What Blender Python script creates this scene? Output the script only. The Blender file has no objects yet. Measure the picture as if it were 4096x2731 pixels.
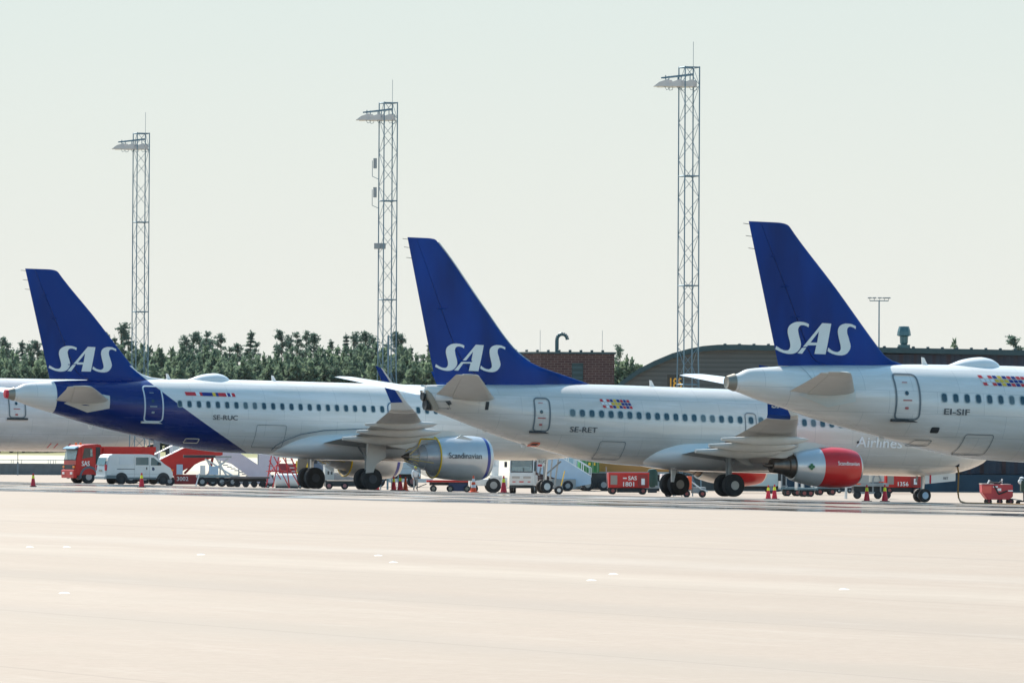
import bpy, bmesh, math, random
from mathutils import Vector, Matrix
from mathutils.geometry import tessellate_polygon
random.seed(7)
S = bpy.context.scene
COL = S.collection
R = math.radians
# ------------------------------------------------------------------ camera
CAMZ = 2.6
FPX = 23510.0                       # focal length in pixels of the 4096 px wide photograph
PIT = math.atan(404.5 / FPX); ROLL = R(0.3)
cd = bpy.data.cameras.new('camera'); cam = bpy.data.objects.new('camera', cd); COL.objects.link(cam)
cd.sensor_width = 36.0; cd.lens = 36.0 * FPX / 4096.0; cd.clip_start = 1.0; cd.clip_end = 20000.0
_f = Vector((0, math.cos(PIT), math.sin(PIT))); _u = Vector((0, -math.sin(PIT), math.cos(PIT))); _r = Vector((1, 0, 0))
_rr = _r * math.cos(ROLL) + _u * math.sin(ROLL); _uu = -_r * math.sin(ROLL) + _u * math.cos(ROLL)
cam.matrix_world = Matrix(((_rr.x, _uu.x, -_f.x, 0), (_rr.y, _uu.y, -_f.y, 0), (_rr.z, _uu.z, -_f.z, CAMZ), (0, 0, 0, 1)))
S.camera = cam
# ------------------------------------------------------------------ world, sun, exposure
SUN_EL = 46.0; SUN_AZ = -30.0       # degrees, azimuth from +Y towards +X
w = bpy.data.worlds.new('World'); S.world = w; w.use_nodes = True
nt = w.node_tree; nt.nodes.clear()
def N(nt, t, **k):
    n = nt.nodes.new(t)
    for a, b in k.items(): setattr(n, a, b)
    return n
out = N(nt, 'ShaderNodeOutputWorld'); bg = N(nt, 'ShaderNodeBackground'); bg2 = N(nt, 'ShaderNodeBackground'); mx = N(nt, 'ShaderNodeMixShader')
sky = N(nt, 'ShaderNodeTexSky', sky_type='NISHITA', sun_disc=False, sun_elevation=R(SUN_EL), sun_rotation=R(SUN_AZ), dust_density=0.6, air_density=1.0)
bg.inputs[1].default_value = 0.125
tc = N(nt, 'ShaderNodeTexCoord'); sp = N(nt, 'ShaderNodeSeparateXYZ'); rmp = N(nt, 'ShaderNodeValToRGB')
nt.links.new(tc.outputs['Generated'], sp.inputs[0]); nt.links.new(sp.outputs['Z'], rmp.inputs[0])
cr = rmp.color_ramp; cr.elements[0].position = 0.0; cr.elements[0].color = (1, 1, 1, 1); cr.elements[1].position = 0.75; cr.elements[1].color = (.05, .05, .05, 1)
e = cr.elements.new(0.10); e.color = (.93, .93, .93, 1)
e = cr.elements.new(0.30); e.color = (.14, .14, .14, 1)
hz = N(nt, 'ShaderNodeValToRGB'); nt.links.new(sp.outputs['Z'], hz.inputs[0])
hr = hz.color_ramp; hr.elements[0].position = 0.0; hr.elements[0].color = (.50, .50, .468, 1); hr.elements[1].position = 0.085; hr.elements[1].color = (.405, .450, .435, 1)
nt.links.new(hz.outputs[0], bg2.inputs[0]); bg2.inputs[1].default_value = 1.0
hs = N(nt, 'ShaderNodeHueSaturation'); hs.inputs['Hue'].default_value = .475; hs.inputs['Saturation'].default_value = 1.25; nt.links.new(sky.outputs[0], hs.inputs['Color']); nt.links.new(hs.outputs[0], bg.inputs[0]); dt = N(nt, 'ShaderNodeVectorMath', operation='DOT_PRODUCT'); dt.inputs[1].default_value = (math.sin(R(SUN_AZ)), math.cos(R(SUN_AZ)), 0); nt.links.new(tc.outputs['Generated'], dt.inputs[0])
fr = N(nt, 'ShaderNodeMapRange', interpolation_type='SMOOTHSTEP'); fr.inputs['From Min'].default_value = -.35; fr.inputs['From Max'].default_value = .7; fr.inputs['To Min'].default_value = .85; fr.inputs['To Max'].default_value = 1.0; nt.links.new(dt.outputs['Value'], fr.inputs['Value'])
mf = N(nt, 'ShaderNodeMath', operation='MULTIPLY'); nt.links.new(rmp.outputs[0], mf.inputs[0]); nt.links.new(fr.outputs[0], mf.inputs[1])   # hazy white sky round the sun, clearer and bluer away from it
nt.links.new(mf.outputs[0], mx.inputs[0]); nt.links.new(bg.outputs[0], mx.inputs[1]); nt.links.new(bg2.outputs[0], mx.inputs[2]); nt.links.new(mx.outputs[0], out.inputs[0])
sd = bpy.data.lights.new('sun', 'SUN'); sd.energy = 5.0; sd.angle = R(0.53); sd.color = (1.0, .92, .81)
so = bpy.data.objects.new('sun', sd); COL.objects.link(so)
sdir = Vector((math.sin(R(SUN_AZ)) * math.cos(R(SUN_EL)), math.cos(R(SUN_AZ)) * math.cos(R(SUN_EL)), math.sin(R(SUN_EL))))
so.rotation_euler = sdir.to_track_quat('Z', 'Y').to_euler(); so.location = (0, 200, 120)
S.view_settings.view_transform = 'Standard'; S.view_settings.look = 'None'; S.view_settings.exposure = 0.78; S.view_settings.gamma = 1.0
S.render.engine = 'CYCLES'
# ------------------------------------------------------------------ helpers
TH = R(26.3); CT, ST = math.cos(TH), math.sin(TH)
def gh(u):                          # apron height over the distance u along the row axis
    P = [(-1e5, .23), (122, .23), (132, .05), (168, -.67), (215, -.70), (300, -.2), (400, 1.3), (1e5, 1.3)]
    for (a, x), (b, y) in zip(P, P[1:]):
        if a <= u <= b: return x + (y - x) * (u - a) / (b - a)
def gz(x, y): return gh(CT * x + ST * y)
def at(px, Y, py=1950): return ((px - 2048.0) - 0.00524 * (1365.5 - py)) / FPX * Y     # world X of photo column px at distance Y
def place(px, Y):
    x = at(px, Y); return (x, Y, gz(x, Y))
_mats = {}
def mat(name, col, rough=.5, metal=0.0, coat=0.0, noise=0.0, scale=2.0, spec=.5, emit=None, alpha=1.0, trans=0.0, bump=0.0, stretch=(1, 1, 1), coatr=.05):
    if name in _mats: return _mats[name]
    m = bpy.data.materials.new(name); m.use_nodes = True; t = m.node_tree; b = t.nodes['Principled BSDF']
    b.inputs['Roughness'].default_value = rough; b.inputs['Metallic'].default_value = metal
    b.inputs['Coat Weight'].default_value = coat; b.inputs['Coat Roughness'].default_value = coatr
    b.inputs['Specular IOR Level'].default_value = spec; b.inputs['Alpha'].default_value = alpha; b.inputs['Transmission Weight'].default_value = trans
    b.inputs['Base Color'].default_value = (*col, 1)
    if emit: b.inputs['Emission Color'].default_value = (*emit[0], 1); b.inputs['Emission Strength'].default_value = emit[1]
    tcn = N(t, 'ShaderNodeTexCoord'); mp = N(t, 'ShaderNodeMapping'); mp.inputs['Scale'].default_value = stretch
    t.links.new(tcn.outputs['Object'], mp.inputs[0])
    ns = N(t, 'ShaderNodeTexNoise'); ns.inputs['Scale'].default_value = scale; ns.inputs['Detail'].default_value = 5
    t.links.new(mp.outputs[0], ns.inputs[0])
    nz = max(noise, .03)
    c = N(t, 'ShaderNodeValToRGB'); c.color_ramp.elements[0].position = .3; c.color_ramp.elements[1].position = .7
    c.color_ramp.elements[0].color = (*[v * (1 - nz) for v in col], 1); c.color_ramp.elements[1].color = (*[min(1, v * (1 + nz)) for v in col], 1)
    t.links.new(ns.outputs[0], c.inputs[0]); t.links.new(c.outputs[0], b.inputs['Base Color'])
    if bump:
        bp = N(t, 'ShaderNodeBump'); bp.inputs['Strength'].default_value = bump; t.links.new(ns.outputs[0], bp.inputs['Height']); t.links.new(bp.outputs[0], b.inputs['Normal'])
    _mats[name] = m; return m
WHITE = mat('aircraft_white_paint', (.80, .80, .79), .26, coat=.7, noise=.03, scale=.6, stretch=(.3, 1, 2))
BLUE = mat('tail_blue_paint', (.0, .036, .225), .38, coat=.04, noise=.30, scale=.55, coatr=.12, spec=.15, stretch=(1, 1, .30))  # stretched tone variation imitates sky sheen on the fin
GREY = mat('wing_grey_paint', (.46, .46, .44), .38, noise=.08, scale=1.2)
CREAM = mat('fairing_grey_paint', (.60, .59, .55), .4, noise=.05)
METAL = mat('bare_metal', (.55, .55, .55), .28, metal=1.0, noise=.08)
SILVER = mat('nacelle_silver_paint', (.56, .59, .61), .3, metal=.35, coat=.5, noise=.04)
DARKM = mat('exhaust_metal', (.16, .13, .11), .38, metal=.9, noise=.3, scale=3)
BLACK = mat('black_rubber', (.018, .02, .024), .75, noise=.25, scale=5)
DARK = mat('dark_underside', (.03, .035, .04), .7, noise=.2)
GLASS = mat('cabin_window_glass', (.015, .05, .075), .08, spec=.8)
GLASS2 = mat('window_with_blind', (.10, .15, .17), .15, spec=.6)
WTRIM = mat('window_frame_grey', (.30, .38, .40), .4)
LET = mat('grey_lettering', (.09, .10, .11), .6)
WLET = mat('white_lettering', (.80, .82, .80), .5)
LINE = mat('panel_line_grey', (.16, .19, .21), .6)
FRED = mat('flag_red', (.62, .03, .04), .4); FBLUE = mat('flag_blue', (.012, .02, .20), .4); FYEL = mat('flag_yellow', (.75, .50, .03), .4); FWHT = mat('flag_white', (.80, .82, .84), .4)
RED = mat('vehicle_red_paint', (.50, .014, .012), .4, coat=.15, noise=.08, spec=.3); DRED = mat('dull_red_paint', (.28, .022, .02), .6, noise=.15)
ORED = mat('engine_red_paint', (.56, .006, .006), .28, coat=.3, noise=.03)
VWHITE = mat('vehicle_white_paint', (.68, .70, .70), .35, coat=.4, noise=.05); VGREY = mat('vehicle_grey_metal', (.30, .32, .33), .5, metal=.3, noise=.15)
LBLUE = mat('pale_blue_panel', (.42, .56, .70), .45, noise=.06); LAV = mat('pale_lavender_panel', (.58, .54, .62), .5, noise=.04)
GREEN = mat('green_container_paint', (.02, .20, .045), .5, noise=.2); DGREEN = mat('dark_green_paint', (.012, .045, .03), .5, noise=.2)
WOOD = mat('tan_box_panel', (.52, .24, .06), .6, noise=.12, scale=1, stretch=(.2, 1, 14)); YEL = mat('yellow_paint', (.80, .52, .01), .5, noise=.06); HIVIS = mat('reflective_yellow', (.80, .85, .03), .5)
ORANGE = mat('orange_plastic', (.85, .10, .02), .5, noise=.05); CRED = mat('cone_red_plastic', (.60, .01, .035), .5, noise=.08); AMBER = mat('amber_lens', (.9, .22, .01), .2)
GALV = mat('galvanised_steel', (.13, .215, .27), .5, metal=.3, noise=.15); TEAL = mat('tinted_vehicle_glass', (.02, .10, .13), .06, spec=.9)
CLEAR = mat('clear_vehicle_glass', (.6, .7, .66), .04, spec=.9, alpha=.35); SKIN = mat('skin', (.50, .28, .19), .5); NAVYB = mat('dark_blue_box', (.012, .03, .10), .5)
CONC = mat('concrete_wall', (.135, .15, .155), .8, noise=.18, scale=1.5)

def weather(m):                                # faint skin seams and streaked grime on aircraft paint
    t = m.node_tree; b = t.nodes['Principled BSDF']; L = t.links.new; src = b.inputs['Base Color'].links[0].from_socket if b.inputs['Base Color'].links else None
    tcn = N(t, 'ShaderNodeTexCoord'); mp = N(t, 'ShaderNodeMapping'); mp.inputs['Rotation'].default_value = (R(90), 0, 0); L(tcn.outputs['Object'], mp.inputs[0])
    br = N(t, 'ShaderNodeTexBrick'); br.inputs['Scale'].default_value = 1.0; br.inputs['Brick Width'].default_value = 2.13; br.inputs['Row Height'].default_value = .92; br.inputs['Mortar Size'].default_value = .011; br.inputs['Mortar Smooth'].default_value = .3; br.offset = .5
    br.inputs['Color1'].default_value = (1, 1, 1, 1); br.inputs['Color2'].default_value = (.955, .96, .965, 1); br.inputs['Mortar'].default_value = (.66, .68, .70, 1); L(mp.outputs[0], br.inputs['Vector'])
    mp2 = N(t, 'ShaderNodeMapping'); mp2.inputs['Scale'].default_value = (.25, 1, 2.4); L(tcn.outputs['Object'], mp2.inputs[0]); ns = N(t, 'ShaderNodeTexNoise'); ns.inputs['Scale'].default_value = 1.3; ns.inputs['Detail'].default_value = 6; L(mp2.outputs[0], ns.inputs[0])
    rp = N(t, 'ShaderNodeValToRGB'); rp.color_ramp.elements[0].position = .35; rp.color_ramp.elements[0].color = (.86, .84, .80, 1); rp.color_ramp.elements[1].position = .62; rp.color_ramp.elements[1].color = (1, 1, 1, 1); L(ns.outputs[0], rp.inputs[0])
    a = N(t, 'ShaderNodeMix', data_type='RGBA', blend_type='MULTIPLY'); a.inputs[0].default_value = .8; c = N(t, 'ShaderNodeMix', data_type='RGBA', blend_type='MULTIPLY'); c.inputs[0].default_value = .7
    L(src, a.inputs[6]); L(br.outputs[0], a.inputs[7]); L(a.outputs[2], c.inputs[6]); L(rp.outputs[0], c.inputs[7]); L(c.outputs[2], b.inputs['Base Color'])
    L(ns.outputs[0], (q := N(t, 'ShaderNodeMapRange')).inputs['Value']); q.inputs['To Min'].default_value = .16; q.inputs['To Max'].default_value = .36; L(q.outputs[0], b.inputs['Roughness']); return m
def link(o, parent=None):
    COL.objects.link(o)
    if parent: o.parent = parent
    return o
def tag(o, label, cat, group=None):
    o['label'] = label; o['category'] = cat
    if group: o['group'] = group
    return o
def thing(name, label, cat, loc=(0, 0, 0), rz=0.0, group=None, ry=0.0):
    o = bpy.data.objects.new(name, None); o.empty_display_size = .3; link(o)
    o.location = loc; o.rotation_euler = (0, ry, rz); return tag(o, label, cat, group)
def obj(name, bm, m, parent=None, smooth=False, label=None):
    me = bpy.data.meshes.new(name); bm.to_mesh(me); bm.free()
    for mm in (m if isinstance(m, (list, tuple)) else [m]): me.materials.append(mm)
    if smooth:
        for p in me.polygons: p.use_smooth = True
        if smooth != 'all':
            try: me.set_sharp_from_angle(angle=R(smooth if smooth is not True else 40))
            except Exception: pass
    o = link(bpy.data.objects.new(name, me), parent)
    if label: o['label'] = label
    return o
def structure(o): o['kind'] = 'structure'; return o
NB = bmesh.new
def box(bm, x0, x1, y0, y1, z0, z1, M=None, bev=0.0):
    vs = [bm.verts.new((x, y, z)) for x in (x0, x1) for y in (y0, y1) for z in (z0, z1)]
    fs = [(0, 1, 3, 2), (4, 6, 7, 5), (0, 4, 5, 1), (2, 3, 7, 6), (0, 2, 6, 4), (1, 5, 7, 3)]
    F = [bm.faces.new([vs[i] for i in f]) for f in fs]
    if M is not None:
        for v in vs: v.co = M @ v.co
    if bev:
        es = list({e for f in F for e in f.edges}); bmesh.ops.bevel(bm, geom=es, offset=bev, segments=2, affect='EDGES', profile=.6)
    return bm
def bar(bm, a, b, r, n=6, r2=None):
    a, b = Vector(a), Vector(b); d = (b - a)
    if d.length < 1e-6: return bm
    q = d.to_track_quat('Z', 'Y'); r2 = r if r2 is None else r2
    A = [bm.verts.new(a + q @ Vector((r * math.cos(2 * math.pi * i / n), r * math.sin(2 * math.pi * i / n), 0))) for i in range(n)]
    B = [bm.verts.new(b + q @ Vector((r2 * math.cos(2 * math.pi * i / n), r2 * math.sin(2 * math.pi * i / n), 0))) for i in range(n)]
    for i in range(n): bm.faces.new((A[i], A[(i + 1) % n], B[(i + 1) % n], B[i]))
    bm.faces.new(A[::-1]); bm.faces.new(B); return bm
def path(bm, pts, r, n=6):
    for a, b in zip(pts, pts[1:]): bar(bm, a, b, r, n)
    return bm
def prism(bm, poly, y0, y1, bev=0.0):        # poly in XZ, extruded along Y
    a = [bm.verts.new((x, y0, z)) for x, z in poly]; b = [bm.verts.new((x, y1, z)) for x, z in poly]; n = len(poly); F = []
    F.append(bm.faces.new(a)); F.append(bm.faces.new(b[::-1]))
    for i in range(n): F.append(bm.faces.new((a[i], b[i], b[(i + 1) % n], a[(i + 1) % n])))
    bmesh.ops.recalc_face_normals(bm, faces=F)
    if bev:
        es = list({e for f in F for e in f.edges}); bmesh.ops.bevel(bm, geom=es, offset=bev, segments=2, affect='EDGES')
    return bm
def lathe(bm, prof, c=(0, 0, 0), axis='X', n=40, caps=True):
    rings = []
    for x, r in prof:
        ring = []
        for i in range(n):
            t = 2 * math.pi * i / n; p, q = r * math.cos(t), r * math.sin(t)
            v = {'X': (x, p, q), 'Y': (p, x, q), 'Z': (p, q, x)}[axis]
            ring.append(bm.verts.new((v[0] + c[0], v[1] + c[1], v[2] + c[2])))
        rings.append(ring)
    F = []
    for a, b in zip(rings, rings[1:]):
        for i in range(n): F.append(bm.faces.new((a[i], a[(i + 1) % n], b[(i + 1) % n], b[i])))
    if caps: F.append(bm.faces.new(rings[0])); F.append(bm.faces.new(rings[-1]))
    bmesh.ops.recalc_face_normals(bm, faces=F); return bm
def lerp_tab(tab, x):
    if x <= tab[0][0]: return tab[0][1]
    for (a, p), (b, q) in zip(tab, tab[1:]):
        if x <= b: return p + (q - p) * (x - a) / (b - a)
    return tab[-1][1]
def smooth_tab(tab, x):                       # Catmull-Rom style (monotone-limited) interpolation of a table
    n = len(tab)
    if x <= tab[0][0]: return tab[0][1]
    if x >= tab[-1][0]: return tab[-1][1]
    for i in range(n - 1):
        if tab[i][0] <= x <= tab[i + 1][0]: break
    x0, y0 = tab[i]; x1, y1 = tab[i + 1]; h = x1 - x0; d = (y1 - y0) / h
    def slope(j):
        if j <= 0 or j >= n - 1: return (tab[1][1] - tab[0][1]) / (tab[1][0] - tab[0][0]) if j <= 0 else (tab[-1][1] - tab[-2][1]) / (tab[-1][0] - tab[-2][0])
        a = (tab[j][1] - tab[j - 1][1]) / (tab[j][0] - tab[j - 1][0]); b = (tab[j + 1][1] - tab[j][1]) / (tab[j + 1][0] - tab[j][0])
        return 0 if a * b <= 0 else 2 * a * b / (a + b)
    m0, m1 = slope(i), slope(i + 1); t = (x - x0) / h
    return (2*t**3 - 3*t*t + 1) * y0 + (t**3 - 2*t*t + t) * h * m0 + (-2*t**3 + 3*t*t) * y1 + (t**3 - t*t) * h * m1
_tx = {}
def text_geo(body, size):
    k = (body, size)
    if k in _tx: return _tx[k]
    cu = bpy.data.curves.new('t', 'FONT'); cu.body = body; cu.size = size; cu.resolution_u = 3
    o = bpy.data.objects.new('t', cu); COL.objects.link(o); bpy.context.view_layer.update()
    me = bpy.data.meshes.new_from_object(o.evaluated_get(bpy.context.evaluated_depsgraph_get()))
    V = [(v.co.x, v.co.y) for v in me.vertices]; Fc = [tuple(p.vertices) for p in me.polygons]
    bpy.data.objects.remove(o); bpy.data.curves.remove(cu); bpy.data.meshes.remove(me)
    _tx[k] = (V, Fc); return _tx[k]
def text_bm(bm, body, size, fn, bold=0.0, width=None):
    V, Fc = text_geo(body, size)
    sc = 1.0
    if width: sc = width / max(v[0] for v in V)
    offs = [(0, 0)] if not bold else [(0, 0), (bold, 0), (-bold, 0), (0, bold)]
    for k, (ox, oy) in enumerate(offs):
        vs = [bm.verts.new(fn(x * sc + ox, y + oy, k * .0015)) for x, y in V]
        for f in Fc:
            try: bm.faces.new([vs[i] for i in f])
            except ValueError: pass
    return bm
def poly_bm(bm, polys, fn):
    """fill polygons (outer, hole, ...) with triangles mapped through fn"""
    tri = tessellate_polygon([[Vector((x, z, 0)) for x, z in p] for p in polys]); flat = [q for p in polys for q in p]
    vs = [bm.verts.new(fn(x, z)) for x, z in flat]
    for t in tri:
        try: bm.faces.new([vs[i] for i in t])
        except ValueError: pass
    return bm
def rrect(x0, x1, z0, z1, r, n=4):
    P = []
    for cx, cz, a0 in ((x1 - r, z1 - r, 0), (x0 + r, z1 - r, 90), (x0 + r, z0 + r, 180), (x1 - r, z0 + r, 270)):
        for i in range(n + 1):
            a = R(a0 + 90 * i / n); P.append((cx + r * math.cos(a), cz + r * math.sin(a)))
    return P
def densify(P, d=.12, closed=True):
    Q = []
    for a, b in zip(P, P[1:] + (P[:1] if closed else [])):
        n = max(1, int(math.dist(a, b) / d))
        for i in range(n): Q.append((a[0] + (b[0] - a[0]) * i / n, a[1] + (b[1] - a[1]) * i / n))
    if not closed: Q.append(P[-1])
    return Q
def loft(bm, secs, xi0=0.0, xi1=1.0, n=14, close=True):
    """secs: (LE, TE, normal, thickness ratio). NACA-like closed section between xi0..xi1"""
    def th(x): return 5 * (.2969 * math.sqrt(max(x, 0)) - .126 * x - .3516 * x * x + .2843 * x**3 - .1036 * x**4)
    xs = [xi0 + (xi1 - xi0) * (1 - math.cos(math.pi * i / n)) / 2 for i in range(n + 1)]
    rings = []
    for LE, TE, nv, t in secs:
        LE, TE, nv = Vector(LE), Vector(TE), Vector(nv).normalized(); c = (TE - LE).length
        up = [LE + (TE - LE) * x + nv * (t * c * th(x)) for x in xs]; lo = [LE + (TE - LE) * x - nv * (t * c * th(x)) for x in xs]
        rings.append([bm.verts.new(p) for p in up + lo[::-1]])
    F = []; m = len(rings[0])
    for a, b in zip(rings, rings[1:]):
        for i in range(m): F.append(bm.faces.new((a[i], a[(i + 1) % m], b[(i + 1) % m], b[i])))
    if close: F.append(bm.faces.new(rings[0])); F.append(bm.faces.new(rings[-1]))
    bmesh.ops.remove_doubles(bm, verts=list(bm.verts), dist=.0008)
    bmesh.ops.recalc_face_normals(bm, faces=list(bm.faces)); return bm
def wheel(parent, c, r, wd, hub=.55, hubm=None, name='wheel', axis='Y', n=24):
    bm = NB(); hw = wd / 2; b = r * .14
    lathe(bm, [(-hw, r * hub), (-hw, r - b), (-hw + b * .7, r), (hw - b * .7, r), (hw, r - b), (hw, r * hub)], c, axis, n)
    wo = obj(name, bm, BLACK, parent, smooth=35)
    bm = NB(); lathe(bm, [(-hw - .012, r * hub * .5), (-hw - .015, r * hub * .9), (-hw + .01, r * hub), (hw - .01, r * hub), (hw + .015, r * hub * .9), (hw + .012, r * hub * .5)], c, axis, n)
    obj('rim', bm, hubm or VGREY, wo, smooth=35); return wo
# ------------------------------------------------------------------ ground sheet
def make_ground():
    m = bpy.data.materials.new('apron_concrete'); m.use_nodes = True; t = m.node_tree; b = t.nodes['Principled BSDF']; L = t.links.new
    tcn = N(t, 'ShaderNodeTexCoord'); s = N(t, 'ShaderNodeSeparateXYZ'); L(tcn.outputs['Object'], s.inputs[0])
    def noise(sc, stretch, det=4, rough=.55):
        mp = N(t, 'ShaderNodeMapping'); mp.inputs['Scale'].default_value = stretch; L(tcn.outputs['Object'], mp.inputs[0])
        n = N(t, 'ShaderNodeTexNoise'); n.inputs['Scale'].default_value = sc; n.inputs['Detail'].default_value = det; n.inputs['Roughness'].default_value = rough; L(mp.outputs[0], n.inputs[0]); return n.outputs[0]
    def ramp(src, stops):
        c = N(t, 'ShaderNodeValToRGB'); L(src, c.inputs[0]); els = c.color_ramp.elements
        while len(els) < len(stops): els.new(.5)
        for el, (p, v) in zip(els, stops): el.position = p; el.color = (*((v, v, v) if isinstance(v, float) else v), 1)
        return c.outputs[0]
    def math_(op, a, bb=None, clamp=False):
        n = N(t, 'ShaderNodeMath', operation=op); n.use_clamp = clamp
        for i, v in enumerate((a, bb)):
            if v is None: continue
            if isinstance(v, (int, float)): n.inputs[i].default_value = v
            else: L(v, n.inputs[i])
        return n.outputs[0]
    def mixc(f, a, c, mode='MIX'):
        n = N(t, 'ShaderNodeMix', data_type='RGBA', blend_type=mode); L(f, n.inputs[0]) if not isinstance(f, (int, float)) else setattr(n.inputs[0], 'default_value', f)
        for i, v in ((6, a), (7, c)):
            if isinstance(v, tuple): n.inputs[i].default_value = (*v, 1)
            else: L(v, n.inputs[i])
        return n.outputs[2]
    U = s.outputs['X']; V = s.outputs['Y']
    big = noise(.035, (1, .22, 1), 4); mid = noise(.35, (1, .12, 1), 5, .6); fine = noise(6.0, (1, 1, 1), 5, .7)
    base = mixc(ramp(big, [(.3, 0.0), (.7, 1.0)]), (.278, .222, .177), (.352, .296, .246))
    base = mixc(math_('MULTIPLY', ramp(mid, [(.35, 0.0), (.75, 1.0)]), .45), base, (.325, .285, .235))
    base = mixc(.35, base, mixc(ramp(fine, [(.3, 0.0), (.7, 1.0)]), (.262, .215, .175), (.385, .33, .28)))
    # worn pale stripes and a dark joint running along the stands (constant u)
    wob = math_('MULTIPLY', math_('SUBTRACT', noise(.05, (1, 1, 1), 3), .5), 3.0)
    def band(u0, wd, soft, w=wob):
        d = math_('ABSOLUTE', math_('SUBTRACT', math_('ADD', U, w), u0) if w is not None else math_('SUBTRACT', U, u0))
        return math_('SUBTRACT', 1.0, math_('DIVIDE', math_('SUBTRACT', d, wd), soft, True), True)
    base = mixc(math_('MULTIPLY', band(47.5, .5, 2.2), .30), base, (.45, .40, .34))
    base = mixc(math_('MULTIPLY', band(38.5, .5, 1.6), .42), base, (.25, .22, .19))
    base = mixc(math_('MULTIPLY', band(30.5, .3, 1.5), .36), base, (.26, .23, .20))
    base = mixc(math_('MULTIPLY', band(54, .6, 1.6), .25), base, (.42, .39, .35))
    base = mixc(math_('MULTIPLY', band(73, .3, 1.5), .22), base, (.30, .27, .24))
    base = mixc(math_('MULTIPLY', band(63.0, .05, .10, None), .65), base, (.17, .15, .14))
    base = mixc(math_('MULTIPLY', band(86, .3, 1.2), .25), base, (.28, .25, .22))
    strk = noise(1.1, (1, .11, 1), 6, .7); base = mixc(math_('MULTIPLY', ramp(strk, [(.50, 0.0), (.72, 1.0)]), .26), base, (.27, .235, .19))
    strk2 = noise(.9, (1, .15, 1), 6, .7); base = mixc(math_('MULTIPLY', ramp(strk2, [(.55, 0.0), (.75, 1.0)]), .30), base, (.44, .40, .35))
    pat = noise(.12, (1, .5, 1), 3, .5); base = mixc(math_('MULTIPLY', ramp(pat, [(.56, 0.0), (.60, 1.0)]), .16), base, (.28, .25, .21))
    mot = noise(.5, (1, .45, 1), 6, .75); base = mixc(math_('MULTIPLY', ramp(mot, [(.42, 0.0), (.62, 1.0)]), .36), base, (.29, .245, .20))
    slab = math_('LESS_THAN', math_('FRACT', math_('DIVIDE', U, 7.5)), .012); slab = math_('MULTIPLY', slab, math_('LESS_THAN', U, 100)); base = mixc(math_('MULTIPLY', slab, .30), base, (.18, .155, .13))
    # far field beyond the wall: pale grass and gravel
    far = math_('DIVIDE', math_('SUBTRACT', U, 212.0), 40.0, True)
    fieldc = mixc(ramp(noise(.02, (1, .3, 1), 4), [(.35, 0.0), (.65, 1.0)]), (.46, .43, .36), (.40, .38, .30))
    base = mixc(far, base, fieldc)
    grass = math_('DIVIDE', math_('SUBTRACT', U, 330.0), 8.0, True)
    base = mixc(grass, base, (.20, .20, .08))
    # dark glossy strips imitating mirage reflections between taxiway and stands
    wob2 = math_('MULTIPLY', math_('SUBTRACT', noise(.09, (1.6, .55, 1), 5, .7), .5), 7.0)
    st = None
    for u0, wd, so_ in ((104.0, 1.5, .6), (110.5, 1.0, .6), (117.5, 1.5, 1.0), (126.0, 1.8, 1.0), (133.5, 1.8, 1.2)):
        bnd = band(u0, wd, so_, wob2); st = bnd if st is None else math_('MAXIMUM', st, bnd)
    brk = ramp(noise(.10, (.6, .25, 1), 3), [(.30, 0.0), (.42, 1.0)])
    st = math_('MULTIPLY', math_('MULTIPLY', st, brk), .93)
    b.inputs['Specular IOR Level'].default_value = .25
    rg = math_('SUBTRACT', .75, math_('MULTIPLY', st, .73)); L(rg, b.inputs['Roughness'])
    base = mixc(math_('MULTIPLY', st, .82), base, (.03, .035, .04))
    L(math_('ADD', .22, math_('MULTIPLY', st, .9)), b.inputs['Specular IOR Level'])
    dk = None  # dark lines painted in place of mirage reflections of dark undersides
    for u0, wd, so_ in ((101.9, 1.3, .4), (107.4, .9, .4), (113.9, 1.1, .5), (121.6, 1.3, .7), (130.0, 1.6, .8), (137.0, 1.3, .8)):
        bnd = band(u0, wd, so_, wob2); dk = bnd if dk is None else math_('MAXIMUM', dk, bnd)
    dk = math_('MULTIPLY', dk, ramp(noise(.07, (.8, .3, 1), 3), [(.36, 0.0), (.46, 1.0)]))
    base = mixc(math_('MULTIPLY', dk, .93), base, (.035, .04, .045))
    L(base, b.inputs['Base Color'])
    bp = N(t, 'ShaderNodeBump'); bp.inputs['Strength'].default_value = .12; bp.inputs['Distance'].default_value = .05; L(fine, bp.inputs['Height'])
    bp2 = N(t, 'ShaderNodeBump'); L(math_('MULTIPLY', math_('SUBTRACT', 1.0, st), .12), bp2.inputs['Strength']); bp2.inputs['Distance'].default_value = .05; L(fine, bp2.inputs['Height']); L(bp2.outputs[0], b.inputs['Normal'])
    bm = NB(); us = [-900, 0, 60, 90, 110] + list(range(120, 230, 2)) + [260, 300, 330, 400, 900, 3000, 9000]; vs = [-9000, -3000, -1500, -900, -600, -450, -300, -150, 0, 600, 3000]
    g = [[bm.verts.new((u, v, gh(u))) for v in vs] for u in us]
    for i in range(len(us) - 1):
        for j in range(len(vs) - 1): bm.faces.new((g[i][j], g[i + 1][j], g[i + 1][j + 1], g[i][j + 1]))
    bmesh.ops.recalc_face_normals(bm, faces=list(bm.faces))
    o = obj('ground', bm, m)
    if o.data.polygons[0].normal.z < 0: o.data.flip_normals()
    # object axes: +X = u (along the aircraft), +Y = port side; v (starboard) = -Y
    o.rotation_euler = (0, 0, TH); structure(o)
make_ground()
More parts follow.
